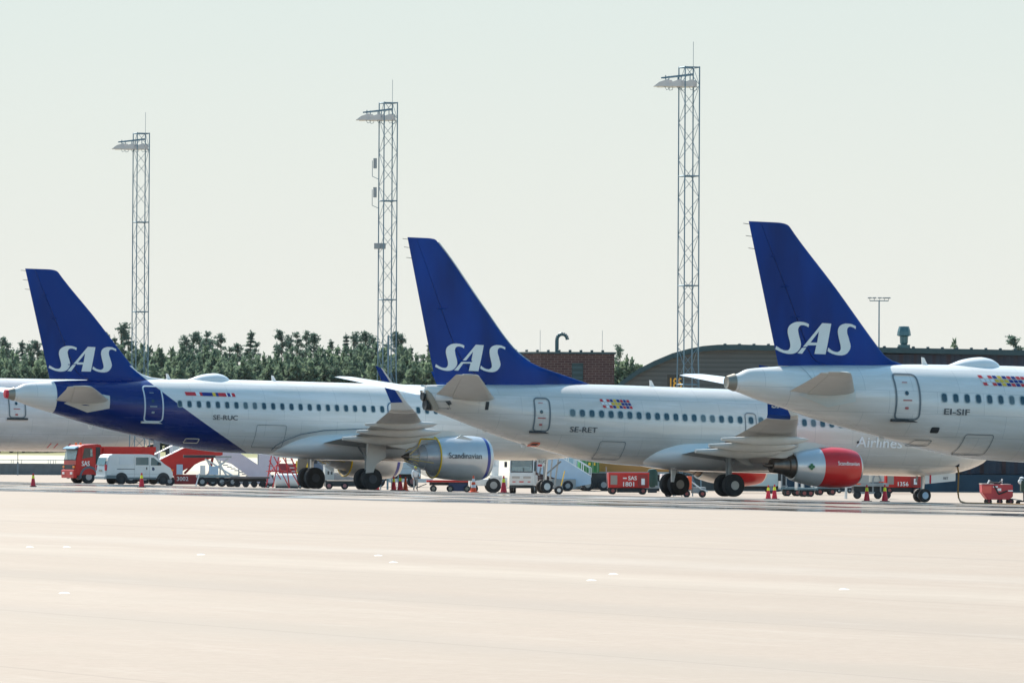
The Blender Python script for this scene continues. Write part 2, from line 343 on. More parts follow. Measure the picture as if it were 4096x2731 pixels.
# ------------------------------------------------------------------ aircraft
S1 = [(-15.95,7.23),(-15.97,7.1),(-16.06,7.15),(-16.18,7.18),(-16.29,7.18),(-16.36,7.15),(-16.41,7.09),(-16.44,6.99),(-16.42,6.89),(-16.39,6.76),(-16.34,6.62),(-16.3,6.49),(-16.28,6.38),(-16.3,6.26),(-16.36,6.16),(-16.44,6.07),(-16.54,6.02),(-16.65,5.99),(-16.78,5.98),(-16.91,5.99),(-17.07,6.02),(-17.22,6.07),(-17.33,6.12),(-17.42,6.16),(-17.38,6.29),(-17.29,6.24),(-17.18,6.18),(-17.05,6.13),(-16.94,6.12),(-16.85,6.13),(-16.79,6.19),(-16.76,6.26),(-16.76,6.36),(-16.78,6.47),(-16.82,6.59),(-16.87,6.74),(-16.9,6.87),(-16.9,6.97),(-16.88,7.06),(-16.83,7.14),(-16.75,7.21),(-16.64,7.27),(-16.51,7.31),(-16.36,7.32),(-16.2,7.31),(-16.07,7.28)]
LA = [(-15.35,7.3),(-14.93,7.29),(-15.15,6.02),(-15.66,6.02),(-15.59,6.38),(-15.97,6.36),(-16.21,6.01),(-16.42,6.02)]
LAH = [(-15.49,6.95),(-15.86,6.48),(-15.56,6.49)]
S2 = [(-13.74,7.23),(-13.76,7.11),(-13.85,7.16),(-13.95,7.19),(-14.04,7.2),(-14.11,7.17),(-14.16,7.12),(-14.18,7.03),(-14.17,6.91),(-14.11,6.76),(-14.07,6.63),(-14.02,6.49),(-14.0,6.39),(-14.02,6.28),(-14.08,6.18),(-14.16,6.09),(-14.27,6.03),(-14.4,6.0),(-14.56,6.0),(-14.71,6.02),(-14.87,6.06),(-14.99,6.11),(-15.07,6.16),(-15.04,6.3),(-14.94,6.23),(-14.83,6.17),(-14.72,6.14),(-14.61,6.13),(-14.52,6.17),(-14.47,6.23),(-14.46,6.3),(-14.48,6.42),(-14.52,6.55),(-14.57,6.71),(-14.6,6.84),(-14.62,6.95),(-14.61,7.07),(-14.57,7.16),(-14.5,7.23),(-14.41,7.28),(-14.26,7.32),(-14.11,7.32),(-13.97,7.31),(-13.85,7.27)]
def livery(fin=False):                                  # white fuselage with the blue tail section whose edge slants forward and down
    m = bpy.data.materials.new('two_tone_fuselage_paint'); m.use_nodes = True; t = m.node_tree; b = t.nodes['Principled BSDF']; L = t.links.new
    tcn = N(t, 'ShaderNodeTexCoord'); s = N(t, 'ShaderNodeSeparateXYZ'); L(tcn.outputs['Object'], s.inputs[0])
    def mt(op, a, bb=None, clamp=False):
        n = N(t, 'ShaderNodeMath', operation=op); n.use_clamp = clamp
        for i, v in enumerate((a, bb)):
            if v is None: continue
            if isinstance(v, (int, float)): n.inputs[i].default_value = v
            else: L(v, n.inputs[i])
        return n.outputs[0]
    X, Y, Z = s.outputs; T = mt('SUBTRACT', 5.77, Z)
    lim = mt('ADD', mt('ADD', -11.7, mt('MULTIPLY', T, 1.4)), mt('MULTIPLY', mt('MULTIPLY', T, T), .045))
    lim = mt('SUBTRACT', lim, mt('MULTIPLY', mt('ABSOLUTE', Y), .404))
    a = mt('MULTIPLY', mt('SUBTRACT', lim, X), 60, True); c = mt('MULTIPLY', mt('SUBTRACT', X, -17.08), 60, True)
    f = mt('MAXIMUM', a, mt('MULTIPLY', mt('SUBTRACT', Z, 6.42), 60, True)) if fin else mt('MULTIPLY', a, c)
    n = N(t, 'ShaderNodeMix', data_type='RGBA'); L(f, n.inputs[0]); n.inputs[6].default_value = (.79, .785, .77, 1); n.inputs[7].default_value = (.0, .020, .17, 1)
    L(n.outputs[2], b.inputs['Base Color']); b.inputs['Roughness'].default_value = .3; b.inputs['Coat Weight'].default_value = .3; b.inputs['Coat Roughness'].default_value = .08; b.inputs['Specular IOR Level'].default_value = .28
    if fin: n.inputs[7].default_value = (.0, .036, .225, 1); b.inputs['Roughness'].default_value = .38; b.inputs['Coat Weight'].default_value = .04; b.inputs['Specular IOR Level'].default_value = .12
    return m if fin else weather(m)
A320 = dict(
    top=[(-19.52, 4.92), (-19.4, 5.03), (-19.17, 5.08), (-18.66, 5.30), (-17.5, 5.43), (-16.1, 5.54), (-12, 5.70), (-10.5, 5.76), (-5.5, 5.84), (12.4, 5.85), (14, 5.72), (15.1, 5.3), (16.2, 4.6), (17.2, 3.95), (17.7, 3.4)],
    bot=[(-19.52, 4.50), (-19.4, 4.42), (-19.1, 4.34), (-18.1, 4.03), (-17, 3.76), (-15.55, 3.37), (-13.9, 2.99), (-12.2, 2.64), (-9.87, 2.16), (-8.6, 1.98), (-7.3, 1.88), (-5.5, 1.83), (-3, 1.80), (11, 1.80), (13.5, 1.95), (15.5, 2.3), (17, 2.85), (17.7, 3.3)],
    hw=[(-19.52, .27), (-19.1, .36), (-18.1, .56), (-17, .78), (-15.5, 1.06), (-12, 1.60), (-9.5, 1.88), (-7, 1.975), (12.8, 1.975), (14.5, 1.82), (16, 1.38), (17, .82), (17.7, .06)],
    te=[(5.0, -17.05), (5.5, -17.2), (11.46, -18.78)], le=[(5.0, -9.0), (5.70, -10.0), (5.79, -11.0), (5.93, -11.7), (6.19, -12.22), (6.53, -12.55), (8.97, -14.7), (11.07, -16.65), (11.27, -16.81), (11.42, -17.0), (11.47, -17.3)], fz=11.47)
B737 = dict(
    top=[(-15.35, 4.72), (-15.26, 4.96), (-14.7, 5.0), (-10, 5.18), (-7.65, 5.28), (-4, 5.32), (10.5, 5.32), (12.6, 5.18), (13.8, 4.75), (15, 4.0), (16.1, 3.3), (16.6, 2.75)],
    bot=[(-15.35, 4.50), (-15.26, 4.30), (-14.85, 3.78), (-13.86, 3.44), (-12.23, 2.92), (-10.45, 2.39), (-8.04, 1.85), (-6.96, 1.62), (-5.5, 1.47), (-3.9, 1.39), (0, 1.33), (9, 1.28), (12, 1.28), (14.4, 1.52), (15.9, 1.98), (16.6, 2.65)],
    hw=[(-15.35, .10), (-15.2, .30), (-14.85, .42), (-13.9, .66), (-12.2, 1.02), (-10, 1.42), (-7.5, 1.75), (-5, 1.88), (10.5, 1.88), (12.5, 1.78), (14, 1.50), (15.3, 1.05), (16.2, .6), (16.6, .06)],
    te=[(4.7, -14.61), (5.0, -14.69), (12.06, -16.43)], le=[(4.7, -5.0), (5.32, -6.42), (5.65, -7.61), (6.19, -9.45), (6.61, -10.19), (6.99, -10.66), (8.85, -12.26), (11.90, -14.81), (12.02, -14.95), (12.06, -15.2)], fz=12.06)
SKINP = weather(mat('aircraft_skin_white', (.79, .775, .75), .26, coat=.7, noise=.03, scale=.6, stretch=(.3, 1, 2)))
def naca(x): x = min(max(x, 0), 1); return 5 * (.2969 * math.sqrt(x) - .126 * x - .3516 * x * x + .2843 * x**3 - .1036 * x**4)
def airplane(kind, origin, pitch, label, o):
    P = A320 if kind == 'A' else B737; dz = o.get('findz', 0.0)
    root = thing('airliner', label, 'airliner', origin, TH, 'airliners parked in a row', R(pitch))
    top = lambda x: smooth_tab(P['top'], x); bot = lambda x: smooth_tab(P['bot'], x); hw = lambda x: smooth_tab(P['hw'], x)
    def sf(x, z, off=0.0, side=-1):             # point on the fuselage skin at (x, z), offset outwards
        a, b = top(x), bot(x); c, h, w_ = (a + b) / 2, (a - b) / 2, hw(x)
        s = max(-.999, min(.999, (z - c) / h)); k = math.sqrt(1 - s * s)
        nv = Vector((0, side * k / w_, s / h)).normalized(); return Vector((x, side * w_ * k, z)) + nv * off
    # fuselage
    bm = NB(); x0, x1 = P['top'][0][0], P['top'][-1][0]; xs = []
    x = x0
    while x < x1 - .05:
        xs.append(x); x += .12 if (x < x0 + 1.2 or x > x1 - 1.5) else (.35 if x < -5 or x > 10 else .8)
    xs.append(x1); n = 56; rings = []
    for x in xs:
        a, b = top(x), bot(x); c, h, w_ = (a + b) / 2, max((a - b) / 2, .03), max(hw(x), .03)
        rings.append([bm.verts.new((x, w_ * math.sin(2 * math.pi * i / n), c + h * math.cos(2 * math.pi * i / n))) for i in range(n)])
    for a, b in zip(rings, rings[1:]):
        for i in range(n): bm.faces.new((a[i], b[i], b[(i + 1) % n], a[(i + 1) % n]))
    bm.faces.new(rings[0]); bm.faces.new(rings[-1]); bmesh.ops.recalc_face_normals(bm, faces=list(bm.faces))
    obj('fuselage', bm, o.get('paint', SKINP), root, smooth=50)
    def patch(name, polys, m, off=.02, parent=root, d=.15, label=None):
        bm = NB()
        for p in polys: poly_bm(bm, [densify(p, d)], lambda a, c: sf(a, c, off))
        return obj(name, bm, m, parent, label=label)
    def ring_patch(name, P0, wd, m, off=.03, parent=root, closed=True, label=None):
        bm = NB(); Q = densify(P0, .08, closed); k = len(Q); pr = []
        for i, q in enumerate(Q):
            a = Q[(i - 1) % k] if closed or i else q; b = Q[(i + 1) % k] if closed or i < k - 1 else q
            tx, tz = b[0] - a[0], b[1] - a[1]; l = math.hypot(tx, tz) or 1; nx, nz = -tz / l * wd / 2, tx / l * wd / 2
            pr.append((bm.verts.new(sf(q[0] - nx, q[1] - nz, off)), bm.verts.new(sf(q[0] + nx, q[1] + nz, off))))
        for i in range(k if closed else k - 1): bm.faces.new((pr[i][0], pr[i][1], pr[(i + 1) % k][1], pr[(i + 1) % k][0]))
        return obj(name, bm, m, parent, label=label)
    # tail cone exhaust
    if kind == 'A':
        bm = NB(); c_, h_ = (top(-19.5) + bot(-19.5)) / 2, .32
        for xx in (0,): lathe(bm, [(-19.62, .16), (-19.64, .25), (-19.30, .365), (-19.28, .30)], (0, 0, 4.73), 'X', 28)
        for v in bm.verts: v.co.y *= .95
        ax = obj('exhaust_outlet', bm, mat('tail_exhaust_metal', (.30, .28, .24), .45, metal=.5), root, smooth=40)
        if o.get('cover'):
            bm = NB(); lathe(bm, [(-19.80, .08), (-19.78, .22), (-19.64, .25)], (0, 0, 4.73), 'X', 20); obj('exhaust_cover', bm, CRED, ax, smooth=40)
    else:
        bm = NB()
        for s in (-1, 1): prism(bm, [(-15.33, 4.72), (-15.1, 4.55), (-14.72, 3.95), (-14.78, 3.74), (-14.95, 3.75), (-15.28, 4.35)], s * .10, s * .44)
        ax = obj('exhaust_outlet', bm, mat('tail_exhaust_metal', (.30, .28, .24), .45, metal=.5), root)
        bm = NB(); lathe(bm, [(-15.42, .10), (-15.43, .2), (-15.30, .2)], (0, 0, 4.42), 'X', 16); lathe(bm, [(-15.28, .1), (-15.3, .26), (-14.9, .26)], (0, -.05, 4.02), 'X', 16); obj('outlet_opening', bm, DARK, ax, smooth=40)
        bm = NB(); bar(bm, (-15.5, 0, 4.93), (-15.2, 0, 4.9), .04); obj('tail_light', bm, WHITE, root)
    if o.get('body_only') is None:
        # fin and rudder
        te = lambda z: lerp_tab(P['te'], z); le = lambda z: smooth_tab(P['le'], z); fz = P['fz']
        def hth(xi, z): c = le(z) - te(z); return min(.095 * c, .46) * naca(xi) + .006
        def fs(x, z, off=.03):
            zz = z; c = le(zz) - te(zz); xi = (le(zz) - x) / c; return Vector((x, -(hth(xi, zz) + off), z + dz))
        zs = [5.0 + (fz - 5.0) * i / 46 for i in range(44)] + [fz - .15, fz - .08, fz - .03, fz]
        def finpart(xa, xb, zlo, name, m, thin=1.0):
            bm = NB(); rr = []; xs_ = [xa + (xb - xa) * (1 - math.cos(math.pi * i / 18)) / 2 for i in range(19)]
            for z in [zlo] + [q for q in zs if q > zlo + .05]:
                c = le(z) - te(z); up = [(le(z) - xi * c, hth(xi, z) * thin, z + dz) for xi in xs_]
                rr.append([bm.verts.new(p) for p in up + [(a, -b, c_) for a, b, c_ in up[::-1]]])
            k = len(rr[0])
            for a, b in zip(rr, rr[1:]):
                for i in range(k): bm.faces.new((a[i], a[(i + 1) % k], b[(i + 1) % k], b[i]))
            bm.faces.new(rr[0]); bm.faces.new(rr[-1]); bmesh.ops.recalc_face_normals(bm, faces=list(bm.faces))
            return obj(name, bm, m, root, smooth=35)
        zr = 5.62 if kind == 'A' else 5.12
        finpart(0, .70, 5.0, 'tail_fin', o.get('finpaint', BLUE)); rud = finpart(.708, 1.0, zr, 'rudder', BLUE, .93)
        finpart(.70, .78, 5.0, 'fin_closing_strip', BLUE, .6) if False else None
        bm = NB()
        for i in range(4):                       # hinge fairings
            z = zr + .8 + i * (fz - zr) * .21
            if kind == 'A': a = fs(le(z) - .66 * (le(z) - te(z)), z, .02); b = fs(le(z) - .76 * (le(z) - te(z)), z - .03, .02); b2 = NB(); bar(b2, a, b, .03, 5); obj('hinge_fairing', b2, BLUE, rud)
        if kind != 'A':
            for z in (6.2, 8.7): a = fs(le(z) - .62 * (le(z) - te(z)), z, .02); b = fs(le(z) - .76 * (le(z) - te(z)), z - .02, .03); b2 = NB(); bar(b2, a, b, .04, 5); obj('hinge_fairing', b2, BLUE, rud)
        bm.free()
        for z in ((fz - .12, fz - .62, fz - 1.12) if kind == 'A' else (fz - .1, fz - .5, fz - 1.0)): b2 = NB(); bar(b2, (te(z), 0, z + dz), (te(z) - .28, 0, z + dz + .02), .012, 4); obj('static_wick', b2, DARK, rud)
        # logo
        (lx, lz, ls) = o['logo']; bm = NB(); f = lambda x, z: (-17.42 + (x + 17.42) * ls + lx, 6.16 + (z - 6.16) * ls + lz)
        def split(p):                             # fine vertical strips keep the letters on the curved skin
            return [f(*q) for q in p]
        for polys in ([S1], [LA, LAH], [S2]): poly_bm(bm, [split(densify(p, .12)) for p in polys], lambda a, c: fs(a, c, .035))
        obj('tail_logo', bm, WLET, root, label='large white SAS letters on the blue fin')
        if kind != 'A':
            bm = NB(); lez = [6.3 + i * .2 for i in range(29)]
            for a, b in zip(lez, lez[1:]): bar(bm, (le(a) + .01, 0, a), (le(b) + .01, 0, b), .045, 6)
            obj('fin_leading_edge', bm, METAL, root, smooth=True)
        # stabilizers
        for s in (-1, 1):
            bm = NB()
            if kind == 'A':
                secs = [((-13.95, s * .7, 4.50), (-17.15, s * .7, 4.40), (0, 0, 1), .11), ((-14.25, s * 1.15, 4.53), (-17.32, s * 1.15, 4.43), (0, 0, 1), .11), ((-16.7, s * 5.2, 5.02), (-18.35, s * 5.2, 4.98), (0, 0, 1), .10), ((-17.25, s * 6.05, 5.13), (-18.62, s * 6.05, 5.10), (0, 0, 1), .09), ((-17.75, s * 6.22, 5.16), (-18.6, s * 6.22, 5.14), (0, 0, 1), .05)]
            else:
                secs = [((-11.7, s * .6, 4.43), (-15.0, s * .6, 4.50), (0, 0, 1), .11), ((-12.1, s * 1.1, 4.46), (-15.2, s * 1.1, 4.52), (0, 0, 1), .11), ((-15.75, s * 6.9, 5.34), (-16.95, s * 6.9, 5.36), (0, 0, 1), .09), ((-16.1, s * 7.15, 5.38), (-16.9, s * 7.15, 5.39), (0, 0, 1), .06)]
            loft(bm, secs, 0, .72); st = obj('tailplane', bm, WHITE if s > 0 else CREAM, root, smooth=35)
            bm = NB(); loft(bm, secs[1:-1], .728, 1.0); obj('elevator', bm, WHITE if s > 0 else CREAM, st, smooth=35)
        if kind == 'A' and o.get('hex'): patch('tailplane_seal_plate', [[(-15.02, 4.88), (-14.22, 4.75), (-14.24, 4.08), (-15.38, 3.84), (-16.70, 4.30), (-16.2, 4.6)]], CREAM)
        if kind == 'A' and not o.get('hex'): patch('tailplane_seal_plate', [[(-15.02, 4.83), (-14.30, 4.78), (-14.27, 4.10), (-15.38, 3.84), (-16.70, 4.30), (-16.2, 4.6)]], mat('pale_seal_plate', (.62, .68, .68), .35, coat=.3))
        if kind != 'A': [patch('tailplane_cutout', [q], DARK) for q in ([(-14.45, 4.22), (-14.2, 4.24), (-14.1, 4.1), (-14.25, 4.02)], [(-12.45, 4.25), (-12.28, 4.25), (-12.33, 3.86), (-12.50, 3.86)])]
    # cabin windows
    wz, ww, wh = o['win']
    for x in o['windows']:
        zc = wz(x); bm = NB(); poly_bm(bm, [rrect(x - ww / 2, x + ww / 2, zc - wh / 2, zc + wh / 2, ww * .42)], lambda a, c: sf(a, c, .018)); wo = obj('window', bm, GLASS if (int(abs(x) * 977) % 7) else GLASS2, root)
        bm = NB(); Pi = rrect(x - ww / 2, x + ww / 2, zc - wh / 2, zc + wh / 2, ww * .42); Po = rrect(x - ww / 2 - .035, x + ww / 2 + .035, zc - wh / 2 - .035, zc + wh / 2 + .035, ww * .5)
        a_ = [bm.verts.new(sf(*q, .014)) for q in Pi]; b_ = [bm.verts.new(sf(*q, .014)) for q in Po]; k = len(a_)
        for i in range(k): bm.faces.new((a_[i], a_[(i + 1) % k], b_[(i + 1) % k], b_[i]))
        obj('window_frame', bm, WTRIM, wo)
    # doors: outline with porthole, handle and sill
    for (xa, xb, za, zb, kindd) in o['doors']:
        dm = o.get('doorline', LINE); d = ring_patch('cabin_door' if kindd == 'door' else 'hatch', rrect(xa, xb, za, zb, .18 if kindd == 'door' else .10), .075 if kindd == 'door' else .03, dm)
        if kindd == 'door':
            cx = (xa + xb) / 2 - .05; cz = za + (zb - za) * .58
            patch('porthole', [rrect(cx - .08, cx + .08, cz - .09, cz + .09, .08)], GLASS, .025, d)
            patch('door_handle', [rrect(cx - .18, cx + .22, cz - .32, cz - .27, .02), rrect(cx - .14, cx + .1, cz + .42, cz + .45, .01), rrect(cx - .08, cx + .08, cz - .66, cz - .56, .03)], mat('door_marking_red', (.45, .12, .12), .5) if o.get('doorline') is None else WTRIM, .025, d)
            bm = NB(); z = za - .07
            bmesh.ops.create_cube(bm, size=1.0)
            yy = sf((xa + xb) / 2, z).y
            for v in bm.verts: v.co = Vector(((xa + xb) / 2 + v.co.x * (xb - xa + .28), yy - .0 + v.co.y * .16, z + v.co.z * .11))
            obj('door_sill', bm, DARK if o.get('doorline') is None else CREAM, d)
    for nm, P0, closed, wd, m in o.get('lines', []): ring_patch(nm, P0, wd, m, closed=closed)
    for nm, polys, m in o.get('patches', []):
        for pl in polys: patch(nm, [pl], m)
    for nm, body, x, z, size, width, m, bold, lab in o.get('texts', []):
        bm = NB(); text_bm(bm, body, size, lambda a, c, q=0: sf(x + a, z + c, .028 + q), bold, width); obj(nm, bm, m, root, label=lab)
    # radome dome and blade aerials
    if o.get('dome'):
        bm = NB(); T = [(-9.15, 0), (-8.9, .08), (-8.5, .22), (-8.0, .31), (-7.6, .34), (-7.2, .28), (-6.95, .17), (-6.78, .05), (-6.74, 0)]
        rings = []
        for i in range(25):
            x = -9.15 + 2.41 * i / 24; h = smooth_tab(T, x) ; wy = .55 * math.sqrt(max(0.0, min(1, (h / .34))))
            rings.append([bm.verts.new((x, (wy + .02) * math.cos(math.pi * j / 10), top(x) - .10 + (h + .10) * math.sin(math.pi * j / 10))) for j in range(11)])
        for a, b in zip(rings, rings[1:]):
            for i in range(10): bm.faces.new((a[i], a[i + 1], b[i + 1], b[i]))
        bmesh.ops.recalc_face_normals(bm, faces=list(bm.faces)); obj('antenna_dome', bm, WHITE, root, smooth='all')
    for x in o.get('blades', []):
        bm = NB(); z = top(x); prism(bm, [(x - .16, z + .30), (x - .04, z + .28), (x + .16, z - .05), (x - .12, z - .05)], -.02, .02); obj('blade_aerial', bm, WHITE, root)
    if o.get('belly_bits'):
        for x, h in o['belly_bits']:
            bm = NB(); z = bot(x); prism(bm, [(x - .12, z + .1), (x + .2, z + .1), (x + .05, z - h), (x - .1, z - h)], -.03, .03); obj('drain_mast', bm, WHITE, root)
    if o.get('no_wing'): 
        return root
    # belly fairing
    if kind == 'A': BF = [(-4.7, .05, 2.30, 1.95), (-4.3, .9, 2.62, 1.80), (-3.5, 1.55, 2.95, 1.68), (-2, 2.08, 3.2, 1.60), (0, 2.22, 3.3, 1.56), (4.3, 2.22, 3.45, 1.56), (6, 2.05, 3.3, 1.62), (7.2, 1.7, 3.0, 1.72), (8.4, 1.0, 2.5, 1.80)]
    else: BF = [(-4.2, .05, 2.1, 1.7), (-3.8, 1.0, 2.35, 1.50), (-3.0, 1.6, 2.62, 1.35), (-1.8, 1.95, 2.85, 1.25), (0, 2.05, 2.9, 1.20), (3.5, 2.05, 2.9, 1.20), (5, 1.8, 2.7, 1.24), (6.5, 1.0, 2.2, 1.30)]
    bm = NB(); rings = []
    for i in range(49):
        x = BF[0][0] + (BF[-1][0] - BF[0][0]) * i / 48
        wv, zt, zb = (smooth_tab([(q[0], q[k]) for q in BF], x) for k in (1, 2, 3)); c, h = (zt + zb) / 2, (zt - zb) / 2; rg = []
        for j in range(40):
            a = 2 * math.pi * j / 40; ca, sa = math.cos(a), math.sin(a)
            rg.append(bm.verts.new((x, wv * math.copysign(abs(ca) ** .8, ca), c + h * math.copysign(abs(sa) ** .8, sa))))
        rings.append(rg)
    for a, b in zip(rings, rings[1:]):
        for i in range(40): bm.faces.new((a[i], a[(i + 1) % 40], b[(i + 1) % 40], b[i]))
    bm.faces.new(rings[0]); bm.faces.new(rings[-1]); bmesh.ops.recalc_face_normals(bm, faces=list(bm.faces)); obj('belly_fairing', bm, WHITE, root, smooth=50)
    if o.get('outline'):
        bm = NB(); q = [(-4.62, -1.15, 2.05), (-4.60, -1.75, 2.32), (-4.1, -2.0, 2.62), (-3.3, -2.03, 2.93), (-1.9, -2.02, 3.18), (.07, -2.0, 3.30), (2.0, -1.97, 3.42)]
        path(bm, q, .028, 5); obj('fairing_seam', bm, LINE, root)
    # wings
    for s in (-1, 1):
        if kind == 'A':
            secs = [((4.75, s * 1.6, 2.66), (-1.95, s * 1.6, 2.45), (0, 0, 1), .13), ((2.30, s * 6.3, 3.20), (-1.75, s * 6.3, 2.98), (0, 0, 1), .12), ((-.6, s * 11.7, 3.66), (-3.35, s * 11.7, 3.52), (0, 0, 1), .11), ((-3.45, s * 16.95, 4.12), (-5.05, s * 16.95, 4.06), (0, 0, 1), .10)]
            wl = [((-3.50, s * 17.0, 4.13), (-5.07, s * 17.0, 4.08), (0, 0, 1), .09), ((-3.85, s * 17.4, 4.27), (-5.12, s * 17.42, 4.2), (0, -s * .5, .86), .09), ((-4.32, s * 17.62, 4.62), (-5.22, s * 17.63, 4.55), (0, -s * .93, .3), .09), ((-5.86, s * 17.92, 6.30), (-6.30, s * 17.92, 6.45), (0, -s, .05), .08)]; zsplit = 1
            ftf = ((5.9, -2.57, 1.6, 2.86, .40), (9.2, -3.25, 1.2, 3.22, .35), (12.2, -4.15, -.5, 3.58, .31))
        else:
            secs = [((4.9, s * 1.5, 2.1), (-2.2, s * 1.5, 1.95), (0, 0, 1), .13), ((2.35, s * 5.5, 2.66), (-2.1, s * 5.5, 2.42), (0, 0, 1), .12), ((-1.1, s * 11.5, 3.20), (-4.0, s * 11.5, 3.05), (0, 0, 1), .11), ((-3.85, s * 16.6, 3.70), (-5.55, s * 16.6, 3.64), (0, 0, 1), .10)]
            wl = [((-3.88, s * 16.65, 3.72), (-5.57, s * 16.65, 3.66), (0, 0, 1), .09), ((-4.1, s * 17.0, 3.86), (-5.72, s * 17.0, 3.82), (0, -s * .5, .86), .09), ((-4.6, s * 17.2, 4.3), (-5.85, s * 17.2, 4.3), (0, -s * .95, .3), .09), ((-5.95, s * 17.6, 6.0), (-6.58, s * 17.6, 6.08), (0, -s, .05), .08)]
            ftf = ((5.4, -3.28, .9, 2.26, .38), (8.5, -4.21, 0., 2.52, .35), (11.5, -5.16, -1.0, 2.80, .32))
        bm = NB(); loft(bm, secs, 0, .74); wg = obj('wing', bm, GREY, root, smooth=35)
        bm = NB(); loft(bm, secs, .745, 1.0); obj('flap', bm, GREY, wg, smooth=35)
        bm = NB(); loft(bm, wl[2:] if kind == 'A' else wl, .26, 1.0); w1 = obj('winglet', bm, BLUE, wg, smooth=35)
        bm = NB(); loft(bm, wl, 0, .255); obj('winglet_leading_edge', bm, CREAM, w1, smooth=35)
        if kind == 'A': bm = NB(); loft(bm, wl[:3], .258, 1.0); obj('winglet_root', bm, CREAM, w1, smooth=35)
        else:
            bm = NB()
            fnw = lambda a, c, q=0: Vector((-5.66 + a, s * (17.21 + .40 * c), 4.12 + c))
            text_bm(bm, 'SAS', .60, fnw, .012, 1.05); obj('winglet_lettering', bm, WLET, w1, label='small white SAS letters')
        for (y, xa, xb, z, r) in ftf:
            bm = NB(); rr = []
            for i in range(15):
                t = i / 14; x = xa + (xb + .6 - xa) * t; q = r * min(1, .30 + 1.5 * t) if t < .47 else r * math.sqrt(max(0, 1 - ((t - .47) / .53) ** 2)); q = max(q, .01); zz = z - .10 + t * .10
                rr.append([bm.verts.new((x, s * y + q * .62 * math.cos(2 * math.pi * j / 14), zz + q * 1.0 * math.sin(2 * math.pi * j / 14) * (1.0 if math.sin(2 * math.pi * j / 14) < 0 else .5))) for j in range(14)])
            for a, b in zip(rr, rr[1:]):
                for j in range(14): bm.faces.new((a[j], a[(j + 1) % 14], b[(j + 1) % 14], b[j]))
            bm.faces.new(rr[0]); bm.faces.new(rr[-1]); bmesh.ops.recalc_face_normals(bm, faces=list(bm.faces)); obj('flap_track_fairing', bm, CREAM, wg, smooth=45)
        # engine
        if kind == 'A':
            ey, ez = s * 5.75, 1.83; c = (0, ey, ez)
            eng = obj('engine', lathe(NB(), [(2.95, 1.02), (2.95, 1.08), (3.6, 1.17), (4.6, 1.23), (5.35, 1.22), (5.70, 1.18)], c, 'X', 48, False), SILVER, root, smooth=40)
            obj('blue_nacelle_band', lathe(NB(), [(5.70, 1.18), (5.70, 1.186), (5.90, 1.14), (5.90, 1.12)], c, 'X', 48, False), mat('nacelle_band_blue', (.008, .03, .26), .3, coat=.5), eng, smooth=40)
            obj('intake_lip', lathe(NB(), [(5.90, 1.137), (6.05, 1.08), (6.14, 1.01), (6.16, .97), (6.12, .90), (5.9, .84), (5.2, .82)], c, 'X', 48, False), SILVER, eng, smooth=60)
            obj('fan_face', lathe(NB(), [(5.2, .83), (5.21, .01)], c, 'X', 30, False), DARK, eng)
            obj('exhaust_nozzle', lathe(NB(), [(3.2, .95), (2.95, .80), (2.55, .72), (2.3, .68), (2.3, .62), (1.95, .50), (1.9, .36), (1.55, .30)], c, 'X', 40), mat('engine_core_metal', (.42, .40, .39), .3, metal=.9, noise=.1), eng, smooth=40)
            obj('exhaust_cone', lathe(NB(), [(1.6, .30), (1.3, .16), (1.05, .04)], c, 'X', 24), DARKM, eng, smooth=40)
            bm = NB(); rr = []
            pf = [(2.97, 1.10, 1.0), (2.5, 1.0, 1.0), (1.9, .72, 1.0), (1.35, .36, 1.0)]
            for x, r, k in pf: rr.append([bm.verts.new((x, ey + r * math.cos(2 * math.pi * j / 36) * (1 + .03 * math.sin(9 * j)), ez + r * math.sin(2 * math.pi * j / 36) * (1 + .03 * math.cos(7 * j)))) for j in range(36)])
            for a, b in zip(rr, rr[1:]):
                for j in range(36): bm.faces.new((a[j], a[(j + 1) % 36], b[(j + 1) % 36], b[j]))
            obj('engine_cover', bm, mat('clear_plastic_sheet', (.65, .68, .72), (.12), spec=.8, alpha=.34, bump=.6, scale=3), eng, smooth=50)
            bm = NB()
            for j in range(30):
                a = 2 * math.pi * j / 30; b = 2 * math.pi * (j + 1) / 30
                bar(bm, (2.94, ey + 1.11 * math.cos(a), ez + 1.11 * math.sin(a)), (2.94, ey + 1.11 * math.cos(b), ez + 1.11 * math.sin(b)), .045, 5)
            for a in (70, 200, 320): bar(bm, (2.6, ey + .9 * math.cos(R(a)), ez + .9 * math.sin(R(a))), (1.35, ey + .33 * math.cos(R(a)), ez + .33 * math.sin(R(a))), .03, 5)
            for a in (170, 190, 215, 240): bar(bm, (1.9, ey - .5 * math.cos(R(180 - a)), ez + .45 * math.sin(R(a))), (1.15, ey, ez + .02), .028, 5)
            if s < 0:
                path(bm, [(2.75, ey - .75, ez + 1.0), (2.1, ey - .2, ez + .98), (1.9, ey - .3, ez + .55), (1.4, ey - .3, ez + .12)], .04, 5)
            obj('cover_strap', bm, YEL, eng)
            if s < 0:
                bm = NB(); V = lambda a, c, q=0: Vector((3.30 + a, ey - 1.245 * math.cos((c - .03) / 1.24) - q, ez + .0 + 1.245 * math.sin((c - .03) / 1.24)))
                text_bm(bm, 'Scandinavian', .46, V, .006, 2.0); obj('engine_lettering', bm, LET, eng, label='dark Scandinavian lettering')
                bm = NB(); prism(bm, [(3.85, ez + 1.05), (4.15, ez + 1.24), (4.9, ez + 1.02), (4.75, ez + .98)], ey - .93, ey - .90); obj('nacelle_strake', bm, CREAM, eng)
            tail0, tail1 = -.2, 4.95; pyl = [(-.9, 2.75), (.5, 3.1), (2.5, 3.34), (4.0, 3.28), (5.0, 2.98), (4.2, 2.85), (3.0, 2.75), (2.2, 2.5), (1.2, 2.25), (.4, 2.35)]
        else:
